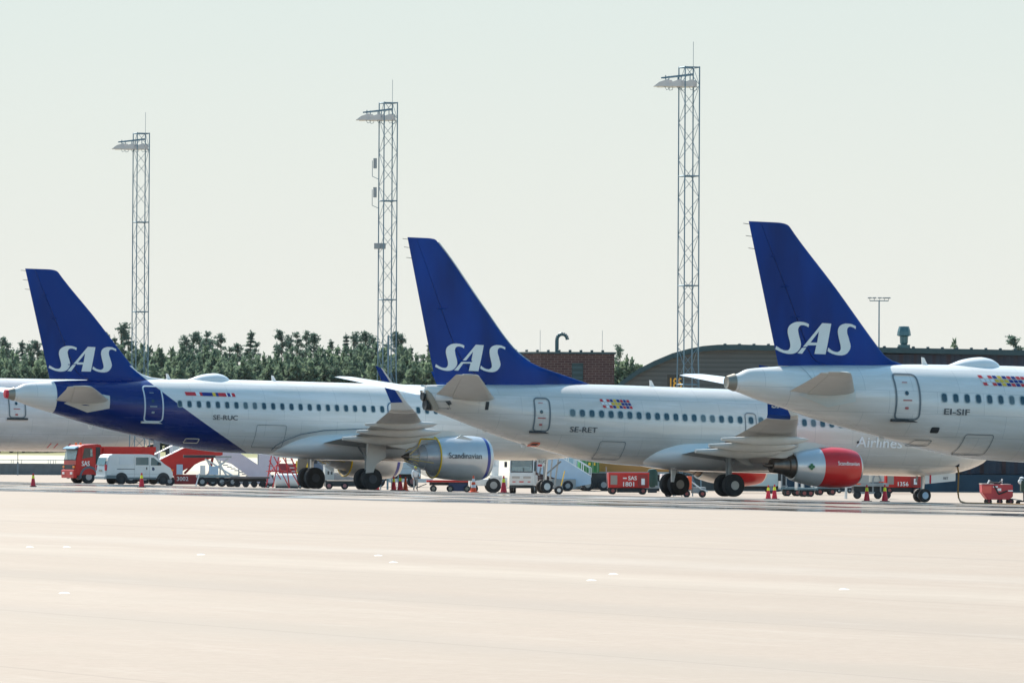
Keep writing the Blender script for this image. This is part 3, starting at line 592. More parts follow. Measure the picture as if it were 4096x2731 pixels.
            ey, ez = s * 4.83, 1.56; c = (0, ey, ez)
            eng = obj('engine', lathe(NB(), [(2.36, .60), (2.36, .68), (3.0, .84), (3.76, .95)], c, 'X', 48, False), SILVER, root, smooth=40)
            obj('front_cowl', lathe(NB(), [(3.76, .95), (4.5, 1.0), (5.1, .99), (5.6, .92), (5.86, .84)], c, 'X', 48, False), ORED, eng, smooth=40, label='red painted front cowl')
            obj('intake_lip', lathe(NB(), [(5.86, .84), (5.98, .77), (6.0, .72), (5.95, .68), (5.2, .74)], c, 'X', 48, False), METAL, eng, smooth=60)
            obj('fan_face', lathe(NB(), [(5.2, .75), (5.21, .01)], c, 'X', 30, False), DARK, eng)
            obj('exhaust_nozzle', lathe(NB(), [(2.7, .60), (2.30, .56), (2.1, .50), (2.08, .43), (1.5, .36), (1.24, .34), (1.24, .28)], c, 'X', 40), DARKM, eng, smooth=40)
            obj('exhaust_cone', lathe(NB(), [(1.3, .20), (1.05, .10), (.78, .03)], c, 'X', 20), DARKM, eng, smooth=40)
            if s < 0:
                bm = NB(); V = lambda a, c, q=0: Vector((4.42 + a, ey - 1.02 * math.cos((c + .12) / 1.0) - q, ez + 1.02 * math.sin((c + .12) / 1.0)))
                text_bm(bm, 'Scandinavian', .27, V, .004, 1.2); obj('engine_lettering', bm, WLET, eng, label='white Scandinavian lettering on red')
                bm = NB(); cl = mat('clover_green', (.02, .16, .06), .5)
                for dx, dz_ in ((.09, 0), (-.09, 0), (0, .09), (0, -.09)): poly_bm(bm, [rrect(3.02 + dx - .07, 3.02 + dx + .07, dz_ - .07, dz_ + .07, .065)], lambda a, q: Vector((a, ey - math.sqrt(.885 ** 2 - q * q) - .01 - .16 * (a - 3.0), ez + q)))
                obj('clover_mark', bm, cl, eng)
            pyl = [(-1.6, 2.2), (.5, 2.75), (2.3, 2.80), (3.6, 2.74), (4.7, 2.50), (4.0, 2.42), (3.0, 2.30), (2.5, 2.15), (1.9, 1.92), (.6, 1.98)]
        bm = NB(); prism(bm, pyl, ey - .16, ey + .16, .03); obj('pylon', bm, CREAM, root, smooth=30)
        # main landing gear
        gy = s * (3.75 if kind == 'A' else 2.86); wr, wwd = (.584, .42) if kind == 'A' else (.552, .40); dy = .46 if kind == 'A' else .43
        g = obj('main_landing_gear', bar(NB(), (0, gy, 2.7), (0, gy, .7), .13, 12), METAL if kind == 'A' else VGREY, root, smooth=40)
        bm = NB(); bar(bm, (0, gy - dy, wr), (0, gy + dy, wr), .09, 8); bar(bm, (0, gy, 1.5), (.1, gy - s * 1.5, 2.3), .06); bar(bm, (-.18, gy, 1.9), (-.16, gy, .8), .035); bar(bm, (.14, gy, 1.9), (.1, gy, .8), .03); bar(bm, (0, gy, 1.2), (.45, gy, 2.2), .05); obj('brace', bm, VGREY, g, smooth=40)
        for q in (-1, 1): wheel(g, (0, gy + q * dy, wr), wr, wwd, .42, mat('wheel_hub_grey', (.035, .045, .06), .5) if kind == 'A' else mat('wheel_hub_silver', (.34, .35, .34), .4, metal=.5), n=36)
        bm = NB()
        if kind == 'A': prism(bm, [(-.42, 2.75), (.62, 2.75), (.70, 1.80), (.10, 1.40), (-.05, .95), (-.5, .90)], gy + s * .78, gy + s * .82); obj('gear_door', bm, CREAM, g)
        else: prism(bm, [(.05, 2.3), (.9, 2.3), (.9, 1.75), (1.15, 1.5), (.75, 1.55), (.1, 1.85)], gy + s * .35, gy + s * .38); obj('gear_door', bm, CREAM, g)
    # nose landing gear
    gx = 12.64 if kind == 'A' else 12.6; wr = .38 if kind == 'A' else .343
    g = obj('nose_landing_gear', bar(NB(), (gx + .1, 0, 1.95), (gx, 0, wr), .09, 10), METAL, root, smooth=40)
    bm = NB(); bar(bm, (gx, -.3, wr), (gx, .3, wr), .06, 8); bar(bm, (gx, 0, 1.0), (gx + 1.0, 0, 1.8), .05); bar(bm, (gx - .12, -.1, 1.7), (gx - .1, -.1, .6), .03); bar(bm, (gx - .16, .1, 1.6), (gx - .3, .1, 1.0), .05); obj('brace', bm, VGREY, g, smooth=40)
    for q in (-1, 1): wheel(g, (gx, q * .25, wr), wr, .21, .55, VWHITE if kind == 'A' else LBLUE, n=28)
    bm = NB()
    if kind == 'A': prism(bm, [(gx - .72, 1.90), (gx - .15, 1.92), (gx - .25, 1.55), (gx - .42, 1.42), (gx - .58, 1.55)], -.42, -.38); d = obj('nose_gear_door', bm, WHITE, g)
    else: prism(bm, [(gx - .10, 1.42), (gx + 1.7, 1.52), (gx + 1.7, 1.12), (gx - .05, .92)], -.40, -.36); d = obj('nose_gear_door', bm, WHITE, g); bm = NB(); prism(bm, [(gx + .18, 1.44), (gx + .28, 1.44), (gx + .28, .96), (gx + .18, .95)], -.41, -.40); obj('red_stripe', bm, CRED, d)
    tb, tx_, tz_, ts = ('RUC', gx - .62, 1.68, .24) if kind == 'A' else ('RET', gx + .98, 1.18, .17)
    if o.get('reg3'):
        bm = NB(); yq = -.425 if kind == 'A' else -.412; text_bm(bm, tb, ts, lambda a, c, q=0: Vector((tx_ + a, yq - q, tz_ + c)), .004); obj('door_lettering', bm, LET, d)
        if kind == 'A': bm = NB(); prism(bm, [(gx - .68, 1.60), (gx - .40, 1.62), (gx - .40, 1.50), (gx - .66, 1.49)], -.45, -.435); obj('warning_streamer', bm, CRED, g)
    return root
def seq(a, b, d): n = int(round((b - a) / d)); return [a + (b - a) * i / n for i in range(n + 1)]
ay = lambda z: (lambda x: z)
flag1 = []; 
xs_ = [(-9.97, -9.36, FRED), (-9.36, -9.14, FWHT), (-9.14, -8.99, FRED), (-8.99, -8.39, FBLUE), (-8.39, -8.21, FYEL), (-8.21, -8.05, FBLUE), (-8.05, -7.60, FRED), (-7.60, -7.53, FWHT), (-7.53, -7.36, FBLUE), (-7.36, -7.27, FWHT), (-7.27, -7.08, FRED)]
p1 = [('flag_stripe', [[(a, 5.07), (b, 5.07), (b + .03, 4.88), (a + .03, 4.88)]], m) for a, b, m in xs_]
def checks(x0, zt, dx, dzz, n, rows, sl):
    out_ = []; cols = {'r': FRED, 'w': FWHT, 'b': FBLUE, 'y': FYEL}; g = {}
    for r_, row in enumerate(rows):
        for c_, ch in enumerate(row[:n]):
            a = x0 + c_ * dx + r_ * sl; z = zt - r_ * dzz; g.setdefault(ch, []).append([(a, z), (a + dx * .80, z), (a + dx * .80 + sl * .7, z - dzz * .78), (a + sl * .7, z - dzz * .78)])
    return [('flag_square', v, cols[k]) for k, v in g.items()]
rows = ['rwrbybrbr', 'wwwyyybbb', 'rwrbybrbr']
airplane('A', (-9.48, 323.4, 0.0), 1.0, 'white airliner marked SE-RUC with slanted blue rear fuselage and silver engines in yellow straps', dict(
    paint=livery(), finpaint=livery(True), outline=True, findz=.0, logo=(.10, .03, 1.045), hex=True, cover=True, win=(ay(4.42), .215, .33), windows=seq(-10.35, 1.64, .5335) + seq(3.83, 8.6, .5335), doorline=mat('door_line_white', (.62, .68, .74), .5),
    doors=[(-12.30, -11.30, 3.45, 5.32, 'door')], lines=[('cargo_hatch', rrect(-5.86, -4.10, 2.2, 3.40, .1), True, .025, LINE), ('small_hatch', rrect(-9.75, -9.0, 2.36, 2.58, .05), True, .05, CREAM), ('exit_outline', rrect(1.98, 3.32, 3.0, 4.80, .3), True, .06, mat('exit_line_blue', (.03, .12, .22), .5))],
    patches=p1, texts=[('registration', 'SE-RUC', -8.48, 3.62, .36, 1.45, LET, .008, 'registration SE-RUC')], dome=True, blades=[-10.3, -4.05], belly_bits=[(-14.8, .25), (-11.2, .14)], reg3=True))
airplane('B', (9.39, 290.6, .02), 1.4, 'white airliner marked SE-RET with blue fin and red and silver engines', dict(
    paint=weather(mat('aircraft_stone_paint', (.70, .67, .635), .26, coat=.7, noise=.03, scale=.6, stretch=(.3, 1, 2))), logo=(2.63, -.29, 1.0), win=(lambda x: 3.79 - .007 * x, .25, .33), windows=seq(-8.09, .55, .508) + [1.08, 1.69, 2.25] + seq(3.15, 7.8, .508),
    doors=[(-10.02, -9.25, 2.93, 4.50, 'door'), (-6.5, -5.15, 1.66, 2.53, 'hatch')], lines=[('overwing_exit', rrect(1.37, 1.97, 3.1, 4.12, .15), True, .05, LINE), ('access_panel', rrect(-14.9, -14.2, 3.88, 4.2, .05), True, .02, LINE), ('orange_vent_rim', rrect(-9.75, -9.38, 2.22, 2.36, .05), True, .045, ORANGE)],
    patches=checks(-6.55, 4.56, .18, .15, 9, rows, .05) + [('vent_opening', [rrect(-9.70, -9.43, 2.24, 2.34, .04)], DARK), ('small_port', [rrect(7.70, 7.85, 2.82, 2.95, .06)], DARK), ('small_port', [rrect(6.95, 7.2, 1.95, 2.07, .06)], DARK)],
    texts=[('registration', 'SE-RET', -8.20, 2.93, .36, 1.42, LET, .008, 'registration SE-RET'), ('title_lettering', 'Airlines', 7.70, 2.66, .72, 2.6, mat('pale_title_paint', (.88, .90, .92), .6), .014, 'pale Airlines lettering'), ('small_registration', 'RET', -14.3, 3.83, .12, .2, LET, .0, None)],
    blades=[-2.9], belly_bits=[(-12.0, .12), (-9.9, .14), (-1.6, .7)], reg3=True))
airplane('A', (26.27, 248.8, -.06), 1.3, 'white airliner marked EI-SIF with blue fin, nearest, its front half out of frame', dict(
    findz=-.12, logo=(0, .12, 1.0), win=(ay(4.37), .215, .33), windows=seq(-10.36, 6, .5335), doors=[(-12.50, -11.45, 3.45, 5.28, 'door'), (-9.2, -7.9, 2.08, 2.91, 'hatch')],
    lines=[('small_hatch', rrect(-11.2, -10.5, 2.40, 2.62, .05), True, .03, LINE), ('section_line', [(-16.42, 5.45), (-16.1, 4.9)], False, .02, LINE)],
    patches=checks(-8.50, 5.36, .225, .15, 14, [r + r[:5] for r in rows], .05) + [('vent_opening', [rrect(-10.78, -10.42, 2.92, 3.16, .06)], DARK)],
    texts=[('registration', 'EI-SIF', -10.41, 3.69, .34, 1.2, LET, .008, 'registration EI-SIF')], dome=True, blades=[-10.3], belly_bits=[(-12.3, .16)]))
big = airplane('A', (-47.4, 450.6, -.70), 0.4, 'pale wide airliner body partly hidden behind the leftmost blue tail', dict(
    body_only=True, paint=weather(mat('hazy_white_paint', (.70, .67, .68), .3, coat=.4)), win=(ay(4.42), .22, .33), windows=[], doors=[(6.05, 7.0, 3.66, 5.0, 'door')],
    lines=[], patches=[('warning_streamer', [[(x, 2.28), (x + .07, 2.28), (x - .03, 2.02), (x - .09, 2.02)], ], CRED) for x in (8.8, 9.2, 9.95)], texts=[], no_wing=True))
big.scale = (1.39, 1.39, 1.39)
# ------------------------------------------------------------------ light masts
def mast(px, Y, H, label, extra=False, wtop=1.16):
    x, y, z0 = place(px, Y); rt = thing('lighting_mast', label, 'light mast', (x, y, z0), 0.0, 'tall lattice light masts behind the aircraft')
    HT = CAMZ + H - z0; sx, sy = wtop * .5, wtop * .42
    fl = lambda z: 1.0 + .34 * max(0, 1 - z / 8.5)
    cs = [(-1, -1), (-.12, 1), (.12, -1), (1, 1)]
    corner = lambda c, z: Vector((c[0] * sx * fl(z), c[1] * sy * fl(z), z))
    cs = [(-1, -1), (1, -1), (1, 1), (-1, 1)]
    rot = Matrix.Rotation(R(22), 4, 'Z')
    corner = lambda c, z: rot @ Vector((c[0] * wtop * .42 * fl(z), c[1] * wtop * .42 * fl(z), z))
    for c in cs:
        bm = NB(); zz = [0, 2, 4, 6, 8.5, HT]
        for a, b in zip(zz, zz[1:]): bar(bm, corner(c, a), corner(c, b), .040, 6)
        obj('leg', bm, GALV, rt)
    bm = NB(); n = int(HT / 1.15)
    for f in range(4):
        a, b = cs[f], cs[(f + 1) % 4]
        for i in range(n):
            z0_, z1_ = HT * i / n, HT * (i + 1) / n
            if (i + f) % 2: bar(bm, corner(a, z0_), corner(b, z1_), .017, 4)
            else: bar(bm, corner(b, z0_), corner(a, z1_), .017, 4)
        for zr in (HT - .05, HT * .745, HT * .49, HT * .26): bar(bm, corner(a, zr), corner(b, zr), .04, 4)
    obj('bracing', bm, GALV, rt)
    bm = NB(); bar(bm, corner(cs[2], HT), corner(cs[2], HT) + Vector((0, 0, 1.6)), .014, 4); obj('lightning_rod', bm, GALV, rt)
    hd = obj('lamp_rack', path(path(path(NB(), [(-1.75, -.2, HT - .72), (.25, .1, HT - .45)], .055), [(-1.6, .5, HT - .68), (.3, .75, HT - .45)], .055), [(-1.0, -.1, HT - .62), (-1.0, .65, HT - .6)], .04), GALV, rt)
    for i, (lx, ly) in enumerate(((-1.62, -.2), (-.86, -.25), (-.1, -.1), (-1.4, .5), (-.64, .6), (.12, .6))):
        bm = NB(); prism(bm, [(lx - .62, HT - 1.27), (lx - .25, HT - .98), (lx + .28, HT - .80), (lx + .36, HT - .84), (lx + .38, HT - 1.25)], ly - .26, ly + .26, .02); o1 = obj('floodlight', bm, mat('floodlight_shell', (.55, .53, .52), .35, coat=.4), hd)
        bm = NB(); path(bm, [(lx + .15, ly, HT - .55), (lx + .15, ly, HT - 1.1), (lx + .1, ly, HT - 1.26)], .03, 4); path(bm, [(lx + .1, ly, HT - 1.26), (lx + .2, ly, HT - 1.45), (lx + .38, ly, HT - 1.40), (lx + .4, ly, HT - 1.2)], .015, 4); obj('bracket', bm, GALV, o1)
    if extra:
        for z, dx in ((HT - 4.2, 0), (HT - 6.2, 0)):
            bm = NB(); p = corner(cs[3], z); box(bm, p.x - .38, p.x - .14, p.y - .1, p.y + .1, z - .35, z + .35); a = obj('aerial_panel', bm, VGREY, rt)
            bm = NB(); path(bm, [(p.x - .45, p.y, z + .2), (p.x - .45, p.y, z - .9), (p.x, p.y, z - 1.1)], .02, 4); obj('cable', bm, GALV, a)
        for z in (HT - 9.9,): bm = NB(); p = corner(cs[3], z); box(bm, p.x - .3, p.x + .5, p.y - .2, p.y + .1, z - .2, z + .2, bev=.03); obj('equipment_box', bm, VGREY, rt)
        bm = NB(); lathe(bm, [(-.12, .02), (-.1, .3), (0, .34), (.05, .02)], (.3, -.8, 3.9), 'Y', 16); obj('dish_aerial', bm, VWHITE, rt)
        bm = NB(); bar(bm, (.1, -.5, 0), (.1, -.5, 10.6), .07, 6); obj('conduit', bm, GALV, rt)
    return rt
mast(557, 447, 23.4, 'tall grey lattice light mast, left one of three, behind the leftmost blue fin')
mast(1545, 405, 23.4, 'tall grey lattice light mast with small aerial boxes on its left leg', True)
mast(2749, 365, 23.4, 'tall grey lattice light mast in front of the arched hangar')
# ------------------------------------------------------------------ far lamp pole
x, y, z = place(3513, 470); t = thing('lamp_post', 'slim far lamp pole with a row of lamps on a crossbar', 'lamp post', (x, y, z)); zt = CAMZ + (1020 - 690) * 1.7415 / FPX * 470 - z
obj('pole', bar(NB(), (0, 0, 0), (0, 0, zt), .09, 8, .05), GALV, t); obj('crossbar', bar(NB(), (-.75, 0, zt), (.75, 0, zt), .04, 6), GALV, t)
for dx in (-.75, -.38, .05, .42, .75): bm = NB(); box(bm, dx - .16, dx + .16, -.12, .12, zt + .18, zt + .28, bev=.02); bar(bm, (dx, 0, zt), (dx, 0, zt + .2), .02, 4); obj('lamp_head', bm, VGREY, t)
# ------------------------------------------------------------------ buildings
def brickmat():
    m = bpy.data.materials.new('red_brick'); m.use_nodes = True; t = m.node_tree; b = t.nodes['Principled BSDF']; L = t.links.new
    tcn = N(t, 'ShaderNodeTexCoord'); mp = N(t, 'ShaderNodeMapping'); mp.inputs['Rotation'].default_value = (R(90), 0, 0); L(tcn.outputs['Object'], mp.inputs[0])
    br = N(t, 'ShaderNodeTexBrick'); br.inputs['Scale'].default_value = 1.0; br.inputs['Brick Width'].default_value = .55; br.inputs['Row Height'].default_value = .19; br.inputs['Mortar Size'].default_value = .02
    br.inputs['Color1'].default_value = (.095, .048, .042, 1); br.inputs['Color2'].default_value = (.065, .028, .028, 1); br.inputs['Mortar'].default_value = (.17, .13, .12, 1); L(mp.outputs[0], br.inputs['Vector'])
    ns = N(t, 'ShaderNodeTexNoise'); ns.inputs['Scale'].default_value = .6; L(tcn.outputs['Object'], ns.inputs[0]); mxn = N(t, 'ShaderNodeMix', data_type='RGBA', blend_type='MULTIPLY'); mxn.inputs[0].default_value = .5
    c = N(t, 'ShaderNodeValToRGB'); c.color_ramp.elements[0].color = (.5, .52, .55, 1); c.color_ramp.elements[1].color = (1.3, 1.2, 1.2, 1); L(ns.outputs[0], c.inputs[0]); L(br.outputs[0], mxn.inputs[6]); L(c.outputs[0], mxn.inputs[7]); L(mxn.outputs[2], b.inputs['Base Color']); b.inputs['Roughness'].default_value = .85; return m
BRICK = brickmat(); ROOF = mat('dark_metal_roofing', (.035, .075, .085), .5, noise=.2)
Y = 470; zg = gz(at(2250, Y), Y); x0, x1, xc = at(2045, Y), at(2455, Y), at(2160, Y); zt = CAMZ + (1769 - 1413) / FPX * Y - zg
t = thing('brick_building', 'dark red brick building with a hooked vent pipe on its flat roof', 'building', (xc, Y, zg))
bm = NB(); a, b = x0 - xc, x1 - xc
vs = [(a, 3.0), (0, 0), (b, 0), (b, 9), (a, 9)]
lo = [bm.verts.new((p, q, -.5)) for p, q in vs]; hi = [bm.verts.new((p, q, zt)) for p, q in vs]
for i in range(5): bm.faces.new((lo[i], lo[(i + 1) % 5], hi[(i + 1) % 5], hi[i]))
bm.faces.new(hi); obj('wall', bm, BRICK, t)
bm = NB(); vs2 = [(a - .1, 2.9), (-.02, -.12), (b + .12, -.12), (b + .12, 9.1), (a - .1, 9.1)]
lo = [bm.verts.new((p, q, zt + .003)) for p, q in vs2]; hi = [bm.verts.new((p, q, zt + .16)) for p, q in vs2]
for i in range(5): bm.faces.new((lo[i], lo[(i + 1) % 5], hi[(i + 1) % 5], hi[i]))
bm.faces.new(hi); bm.faces.new(lo[::-1]); rf = obj('roof', bm, ROOF, t)
for i in range(9): bm = NB(); q = -2 + i * .87; lathe(bm, [(zt + .16, .10), (zt + .30, .13), (zt + .34, .02)], (q, .1, 0), 'Z', 8); obj('roof_clamp', bm, ROOF, rf)
P = [(1.3, 1, zt + .1), (1.3, 1, zt + 1.15)] + [(1.3 + .42 - .42 * math.cos(R(q)), 1, zt + 1.15 + .45 * math.sin(R(q))) for q in range(20, 181, 20)]
obj('vent_pipe', path(NB(), P, .15, 10), mat('vent_pipe_steel', (.03, .09, .11), .4, metal=.3), rf, smooth=40)
for q in (-.05, 5.3): obj('roof_aerial', bar(NB(), (q * .93 + .0, .5, zt), (q * .93, .5, zt + 1.9), .015, 4), GALV, rf)
bm = NB(); q0, q1 = at(2285, Y) - xc, at(2330, Y) - xc; box(bm, q0, q1, -.06, .02, zt - 4.2, zt - .75); w_ = obj('door', bm, mat('louvre_dark_green', (.02, .05, .055), .5), t)
bm = NB()
for i in range(8): box(bm, q0 + .05, q1 - .05, -.09, -.062, zt - 4.1 + i * .42, zt - 3.92 + i * .42)
obj('louvre', bm, ROOF, w_)
# arched hangar
def cladmat(name, c1, c2, period, vertical=False, streak=None):
    m = bpy.data.materials.new(name); m.use_nodes = True; t = m.node_tree; b = t.nodes['Principled BSDF']; L = t.links.new
    tcn = N(t, 'ShaderNodeTexCoord'); wv = N(t, 'ShaderNodeTexWave', wave_type='BANDS', bands_direction='X' if vertical else 'Z', wave_profile='SAW'); wv.inputs['Scale'].default_value = .314 / period; wv.inputs['Distortion'].default_value = 0; L(tcn.outputs['Object'], wv.inputs[0])
    c = N(t, 'ShaderNodeValToRGB'); c.color_ramp.elements[0].color = (*c1, 1); c.color_ramp.elements[1].color = (*c2, 1); L(wv.outputs['Fac'], c.inputs[0]); o_ = c.outputs[0]
    ns = N(t, 'ShaderNodeTexNoise'); ns.inputs['Scale'].default_value = .8; mp = N(t, 'ShaderNodeMapping'); mp.inputs['Scale'].default_value = (1.6, 1, .12) if vertical else (.3, 1, 1); L(tcn.outputs['Object'], mp.inputs[0]); L(mp.outputs[0], ns.inputs[0])
    k = N(t, 'ShaderNodeMix', data_type='RGBA'); r_ = N(t, 'ShaderNodeValToRGB'); r_.color_ramp.elements[0].position = .52; r_.color_ramp.elements[1].position = .64; L(ns.outputs[0], r_.inputs[0]); L(r_.outputs[0], k.inputs[0]); L(o_, k.inputs[6]); k.inputs[7].default_value = (*(streak or c1), 1); L(k.outputs[2], b.inputs['Base Color'])
    b.inputs['Roughness'].default_value = .6; bp = N(t, 'ShaderNodeBump'); bp.inputs['Strength'].default_value = .5; bp.inputs['Distance'].default_value = .05; L(wv.outputs['Fac'], bp.inputs['Height']); L(bp.outputs[0], b.inputs['Normal']); return m
G1 = cladmat('grey_ribbed_cladding', (.060, .070, .070), (.105, .118, .116), .32, False, (.075, .08, .078)); G2 = cladmat('dark_blue_cladding', (.012, .022, .045), (.02, .034, .06), .5, True, (.035, .014, .02))
Y = 418; xr = at(2488, Y); zg = gz(at(3300, Y), Y) - .3
def hz_(px, py, Yq): return CAMZ + (1770 + .00524 * (px - 2048) - py) / FPX * Yq - zg
hx = lambda px: at(px, Y, 1400) - xr
arch = [(2300, 1840), (2340, 1745), (2400, 1620), (2440, 1565), (2488, 1523), (2549, 1478), (2617, 1443), (2689, 1413), (2755, 1395), (2812, 1384), (2870, 1379), (2950, 1378), (3072, 1381)]
t = thing('hangar', 'long dark hangar with ribbed grey wall and arched left end behind the middle airliner', 'hangar', (xr, Y, zg), R(-.9))
Pp = [(hx(px), hz_(px, py, Y)) for px, py in arch]; xe = hx(4500); ztop = Pp[-1][1]; Pp.append((xe, ztop - .36))
body = [(Pp[0][0], 0)] + [(q[0] + .0, max(q[1] - .25, 0)) for q in Pp]; xm = hx(3130)
bodyL = [q for q in body if q[0] < xm] + [(xm, ztop - .25), (xm, 0)]
bm = NB(); prism(bm, bodyL, 0, 22); obj('wall', bm, G1, t)
bm = NB(); box(bm, xm + .003, xe, .0, 22, 1.55, ztop - .58); obj('dark_wall', bm, G2, t, label='dark blue wall half')
bm = NB(); box(bm, xm + .003, xe, -.12, 21.9, 0, 1.5); obj('wall_base', bm, mat('teal_wall_base', (.015, .05, .085), .6, noise=.2, scale=.6), t)
bm = NB(); box(bm, xm + .2, xe, -.16, -.03, 4.05, 4.2); obj('wall_rail', bm, mat('wall_rail_grey', (.06, .075, .10), .6), t)
for i in range(9): bm = NB(); xx = xm + 3.2 + i * 1.55; box(bm, xx, xx + .28, -.10, -.01, 1.6, 4.04); obj('wall_rib', bm, mat('rust_stained_rib', (.035, .016, .02), .7, noise=.3), t)
bm = NB(); th_ = .38
up = [(a, b) for a, b in Pp]; dn = [(a + .0, b - th_) for a, b in Pp]
poly = up + dn[::-1]; prism(bm, [(a, b) for a, b in poly], -.45, 22.4); rf = obj('roof', bm, mat('hangar_fascia', (.022, .062, .074), .55, noise=.1), t)
for i in range(30):
    xx = hx(2900) + i * 1.03
    zc = ztop - .36 * max(0, (xx - Pp[-2][0])) / (xe - Pp[-2][0]) - .02
    bm = NB(); lathe(bm, [(zc, .10), (zc + .12, .12), (zc + .15, .02)], (xx, .2, 0), 'Z', 8); obj('roof_clamp', bm, ROOF, rf)
bm = NB(); vx = hx(3617); ztop -= .26; box(bm, vx - .42, vx + .42, .4, 1.2, ztop + .1, ztop + .36); lathe(bm, [(ztop + .36, .22), (ztop + .5, .28), (ztop + .95, .30), (ztop + 1.02, .50), (ztop + 1.30, .46), (ztop + 1.66, .36), (ztop + 1.68, .02)], (vx, .8, 0), 'Z', 8); obj('roof_vent', bm, mat('vent_cowl_steel', (.07, .15, .17), .35, metal=.4), rf)
# stand number signs
def letter_plane(bm, body, x, z, size, y, bold=.006, width=None):
    text_bm(bm, body, size, lambda a, c, q=0: Vector((x + a, y - q, z + c)), bold, width); return bm
x, y, z = place(2700, 368); t = thing('stand_sign', 'dark stand number sign with large yellow 185 at the foot of a mast', 'sign', (x, y, z))
zs_ = CAMZ + (1773 - 1552) / FPX * 368 - z
bm = NB(); box(bm, -.52, .45, 0, .08, zs_ - .75, zs_ + .85); obj('sign_panel', bm, mat('sign_dark_panel', (.035, .035, .03), .6), t)
obj('sign_number', letter_plane(NB(), '185', -.45, zs_ - .0, .92, -.01, .012, .84), mat('sign_yellow', (.85, .42, .04), .5), t, label='yellow number 185')
bm = NB(); box(bm, -.06, .06, .09, .18, 0, zs_ + .4); obj('post', bm, GALV, t)
# ------------------------------------------------------------------ wall, rail and pole at the left
Y = 560; xa, xb = at(-60, Y), at(560, Y); zg = gz(at(100, Y), Y)
t = thing('concrete_wall', 'low grey concrete wall with a thin handrail at far left', 'wall', (at(100, Y), Y, zg))
bm = NB(); a, b = xa - at(100, Y), xb - at(100, Y); box(bm, a, b, 0, .4, -.2, 1.08); obj('wall_face', bm, CONC, t)
bm = NB(); bar(bm, (a, .2, 1.42), (b, .2, 1.42), .03, 5)
for px in (-40, 44, 52, 85, 192, 201, 213, 222, 300, 330, 400, 460, 520): q = at(px, Y) - at(100, Y); bar(bm, (q, .2, 1.07), (q, .2, 1.42), .022, 4)
obj('handrail', bm, GALV, t)
x, y, z = place(71, 552); t = thing('slim_post', 'thin dark upright post in front of the low concrete wall', 'post', (x, y, z))
obj('post_base', bar(NB(), (0, 0, 0), (0, 0, 1.25), .07, 8), mat('post_blue_grey', (.10, .15, .19), .5), t); obj('post_shaft', bar(NB(), (0, 0, 1.25), (0, 0, 2.4), .03, 6), DARK, t)
# ------------------------------------------------------------------ trees
def leafmat(name, c1, c2):
    m = bpy.data.materials.new(name); m.use_nodes = True; t = m.node_tree; b = t.nodes['Principled BSDF']; L = t.links.new
    tcn = N(t, 'ShaderNodeTexCoord'); ns = N(t, 'ShaderNodeTexNoise'); ns.inputs['Scale'].default_value = .55; ns.inputs['Detail'].default_value = 4; L(tcn.outputs['Object'], ns.inputs[0])
    oi = N(t, 'ShaderNodeObjectInfo'); ad = N(t, 'ShaderNodeMath', operation='MULTIPLY_ADD'); ad.inputs[1].default_value = .35; L(oi.outputs['Random'], ad.inputs[0]); L(ns.outputs[0], ad.inputs[2])
    c = N(t, 'ShaderNodeValToRGB'); c.color_ramp.elements[0].position = .4; c.color_ramp.elements[1].position = .95; c.color_ramp.elements[0].color = (*c1, 1); c.color_ramp.elements[1].color = (*c2, 1); L(ad.outputs[0], c.inputs[0]); L(c.outputs[0], b.inputs['Base Color'])
    b.inputs['Roughness'].default_value = .8; b.inputs['Specular IOR Level'].default_value = .2
    tr = N(t, 'ShaderNodeBsdfTranslucent'); L(c.outputs[0], tr.inputs[0]); mxs = N(t, 'ShaderNodeMixShader'); mxs.inputs[0].default_value = .5; L(b.outputs[0], mxs.inputs[1]); L(tr.outputs[0], mxs.inputs[2]); L(mxs.outputs[0], t.nodes['Material Output'].inputs[0]); return m
PINE = leafmat('pine_needles', (.075, .130, .112), (.125, .190, .150)); YOUNG = leafmat('young_pine_needles', (.095, .150, .108), (.165, .225, .140)); BARK = mat('pine_bark', (.12, .075, .05), .9, noise=.3)  # needle colours shifted bluish to imitate distance haze
rnd = random.Random(11)
def clump(bm, c, r, k, sz, flat=.6, up=.25):
    for _ in range(k):
        d = Vector((rnd.gauss(0, .5), rnd.gauss(0, .5), rnd.gauss(0, .5) * flat)) * r; p = Vector(c) + d
        a = Vector((rnd.uniform(-1, 1), rnd.uniform(-1, 1), rnd.uniform(-.5, .8) + up * 1.2)).normalized(); b = a.cross(Vector((rnd.uniform(-1, 1), rnd.uniform(-1, 1), rnd.uniform(-1, 1)))).normalized()
        s = sz * rnd.uniform(.6, 1.3); v = [bm.verts.new(p - a * s - b * s * .14), bm.verts.new(p + a * s * .2 - b * s * .38), bm.verts.new(p + a * s), bm.verts.new(p + a * s * .1 + b * s * .38)]; bm.faces.new(v)
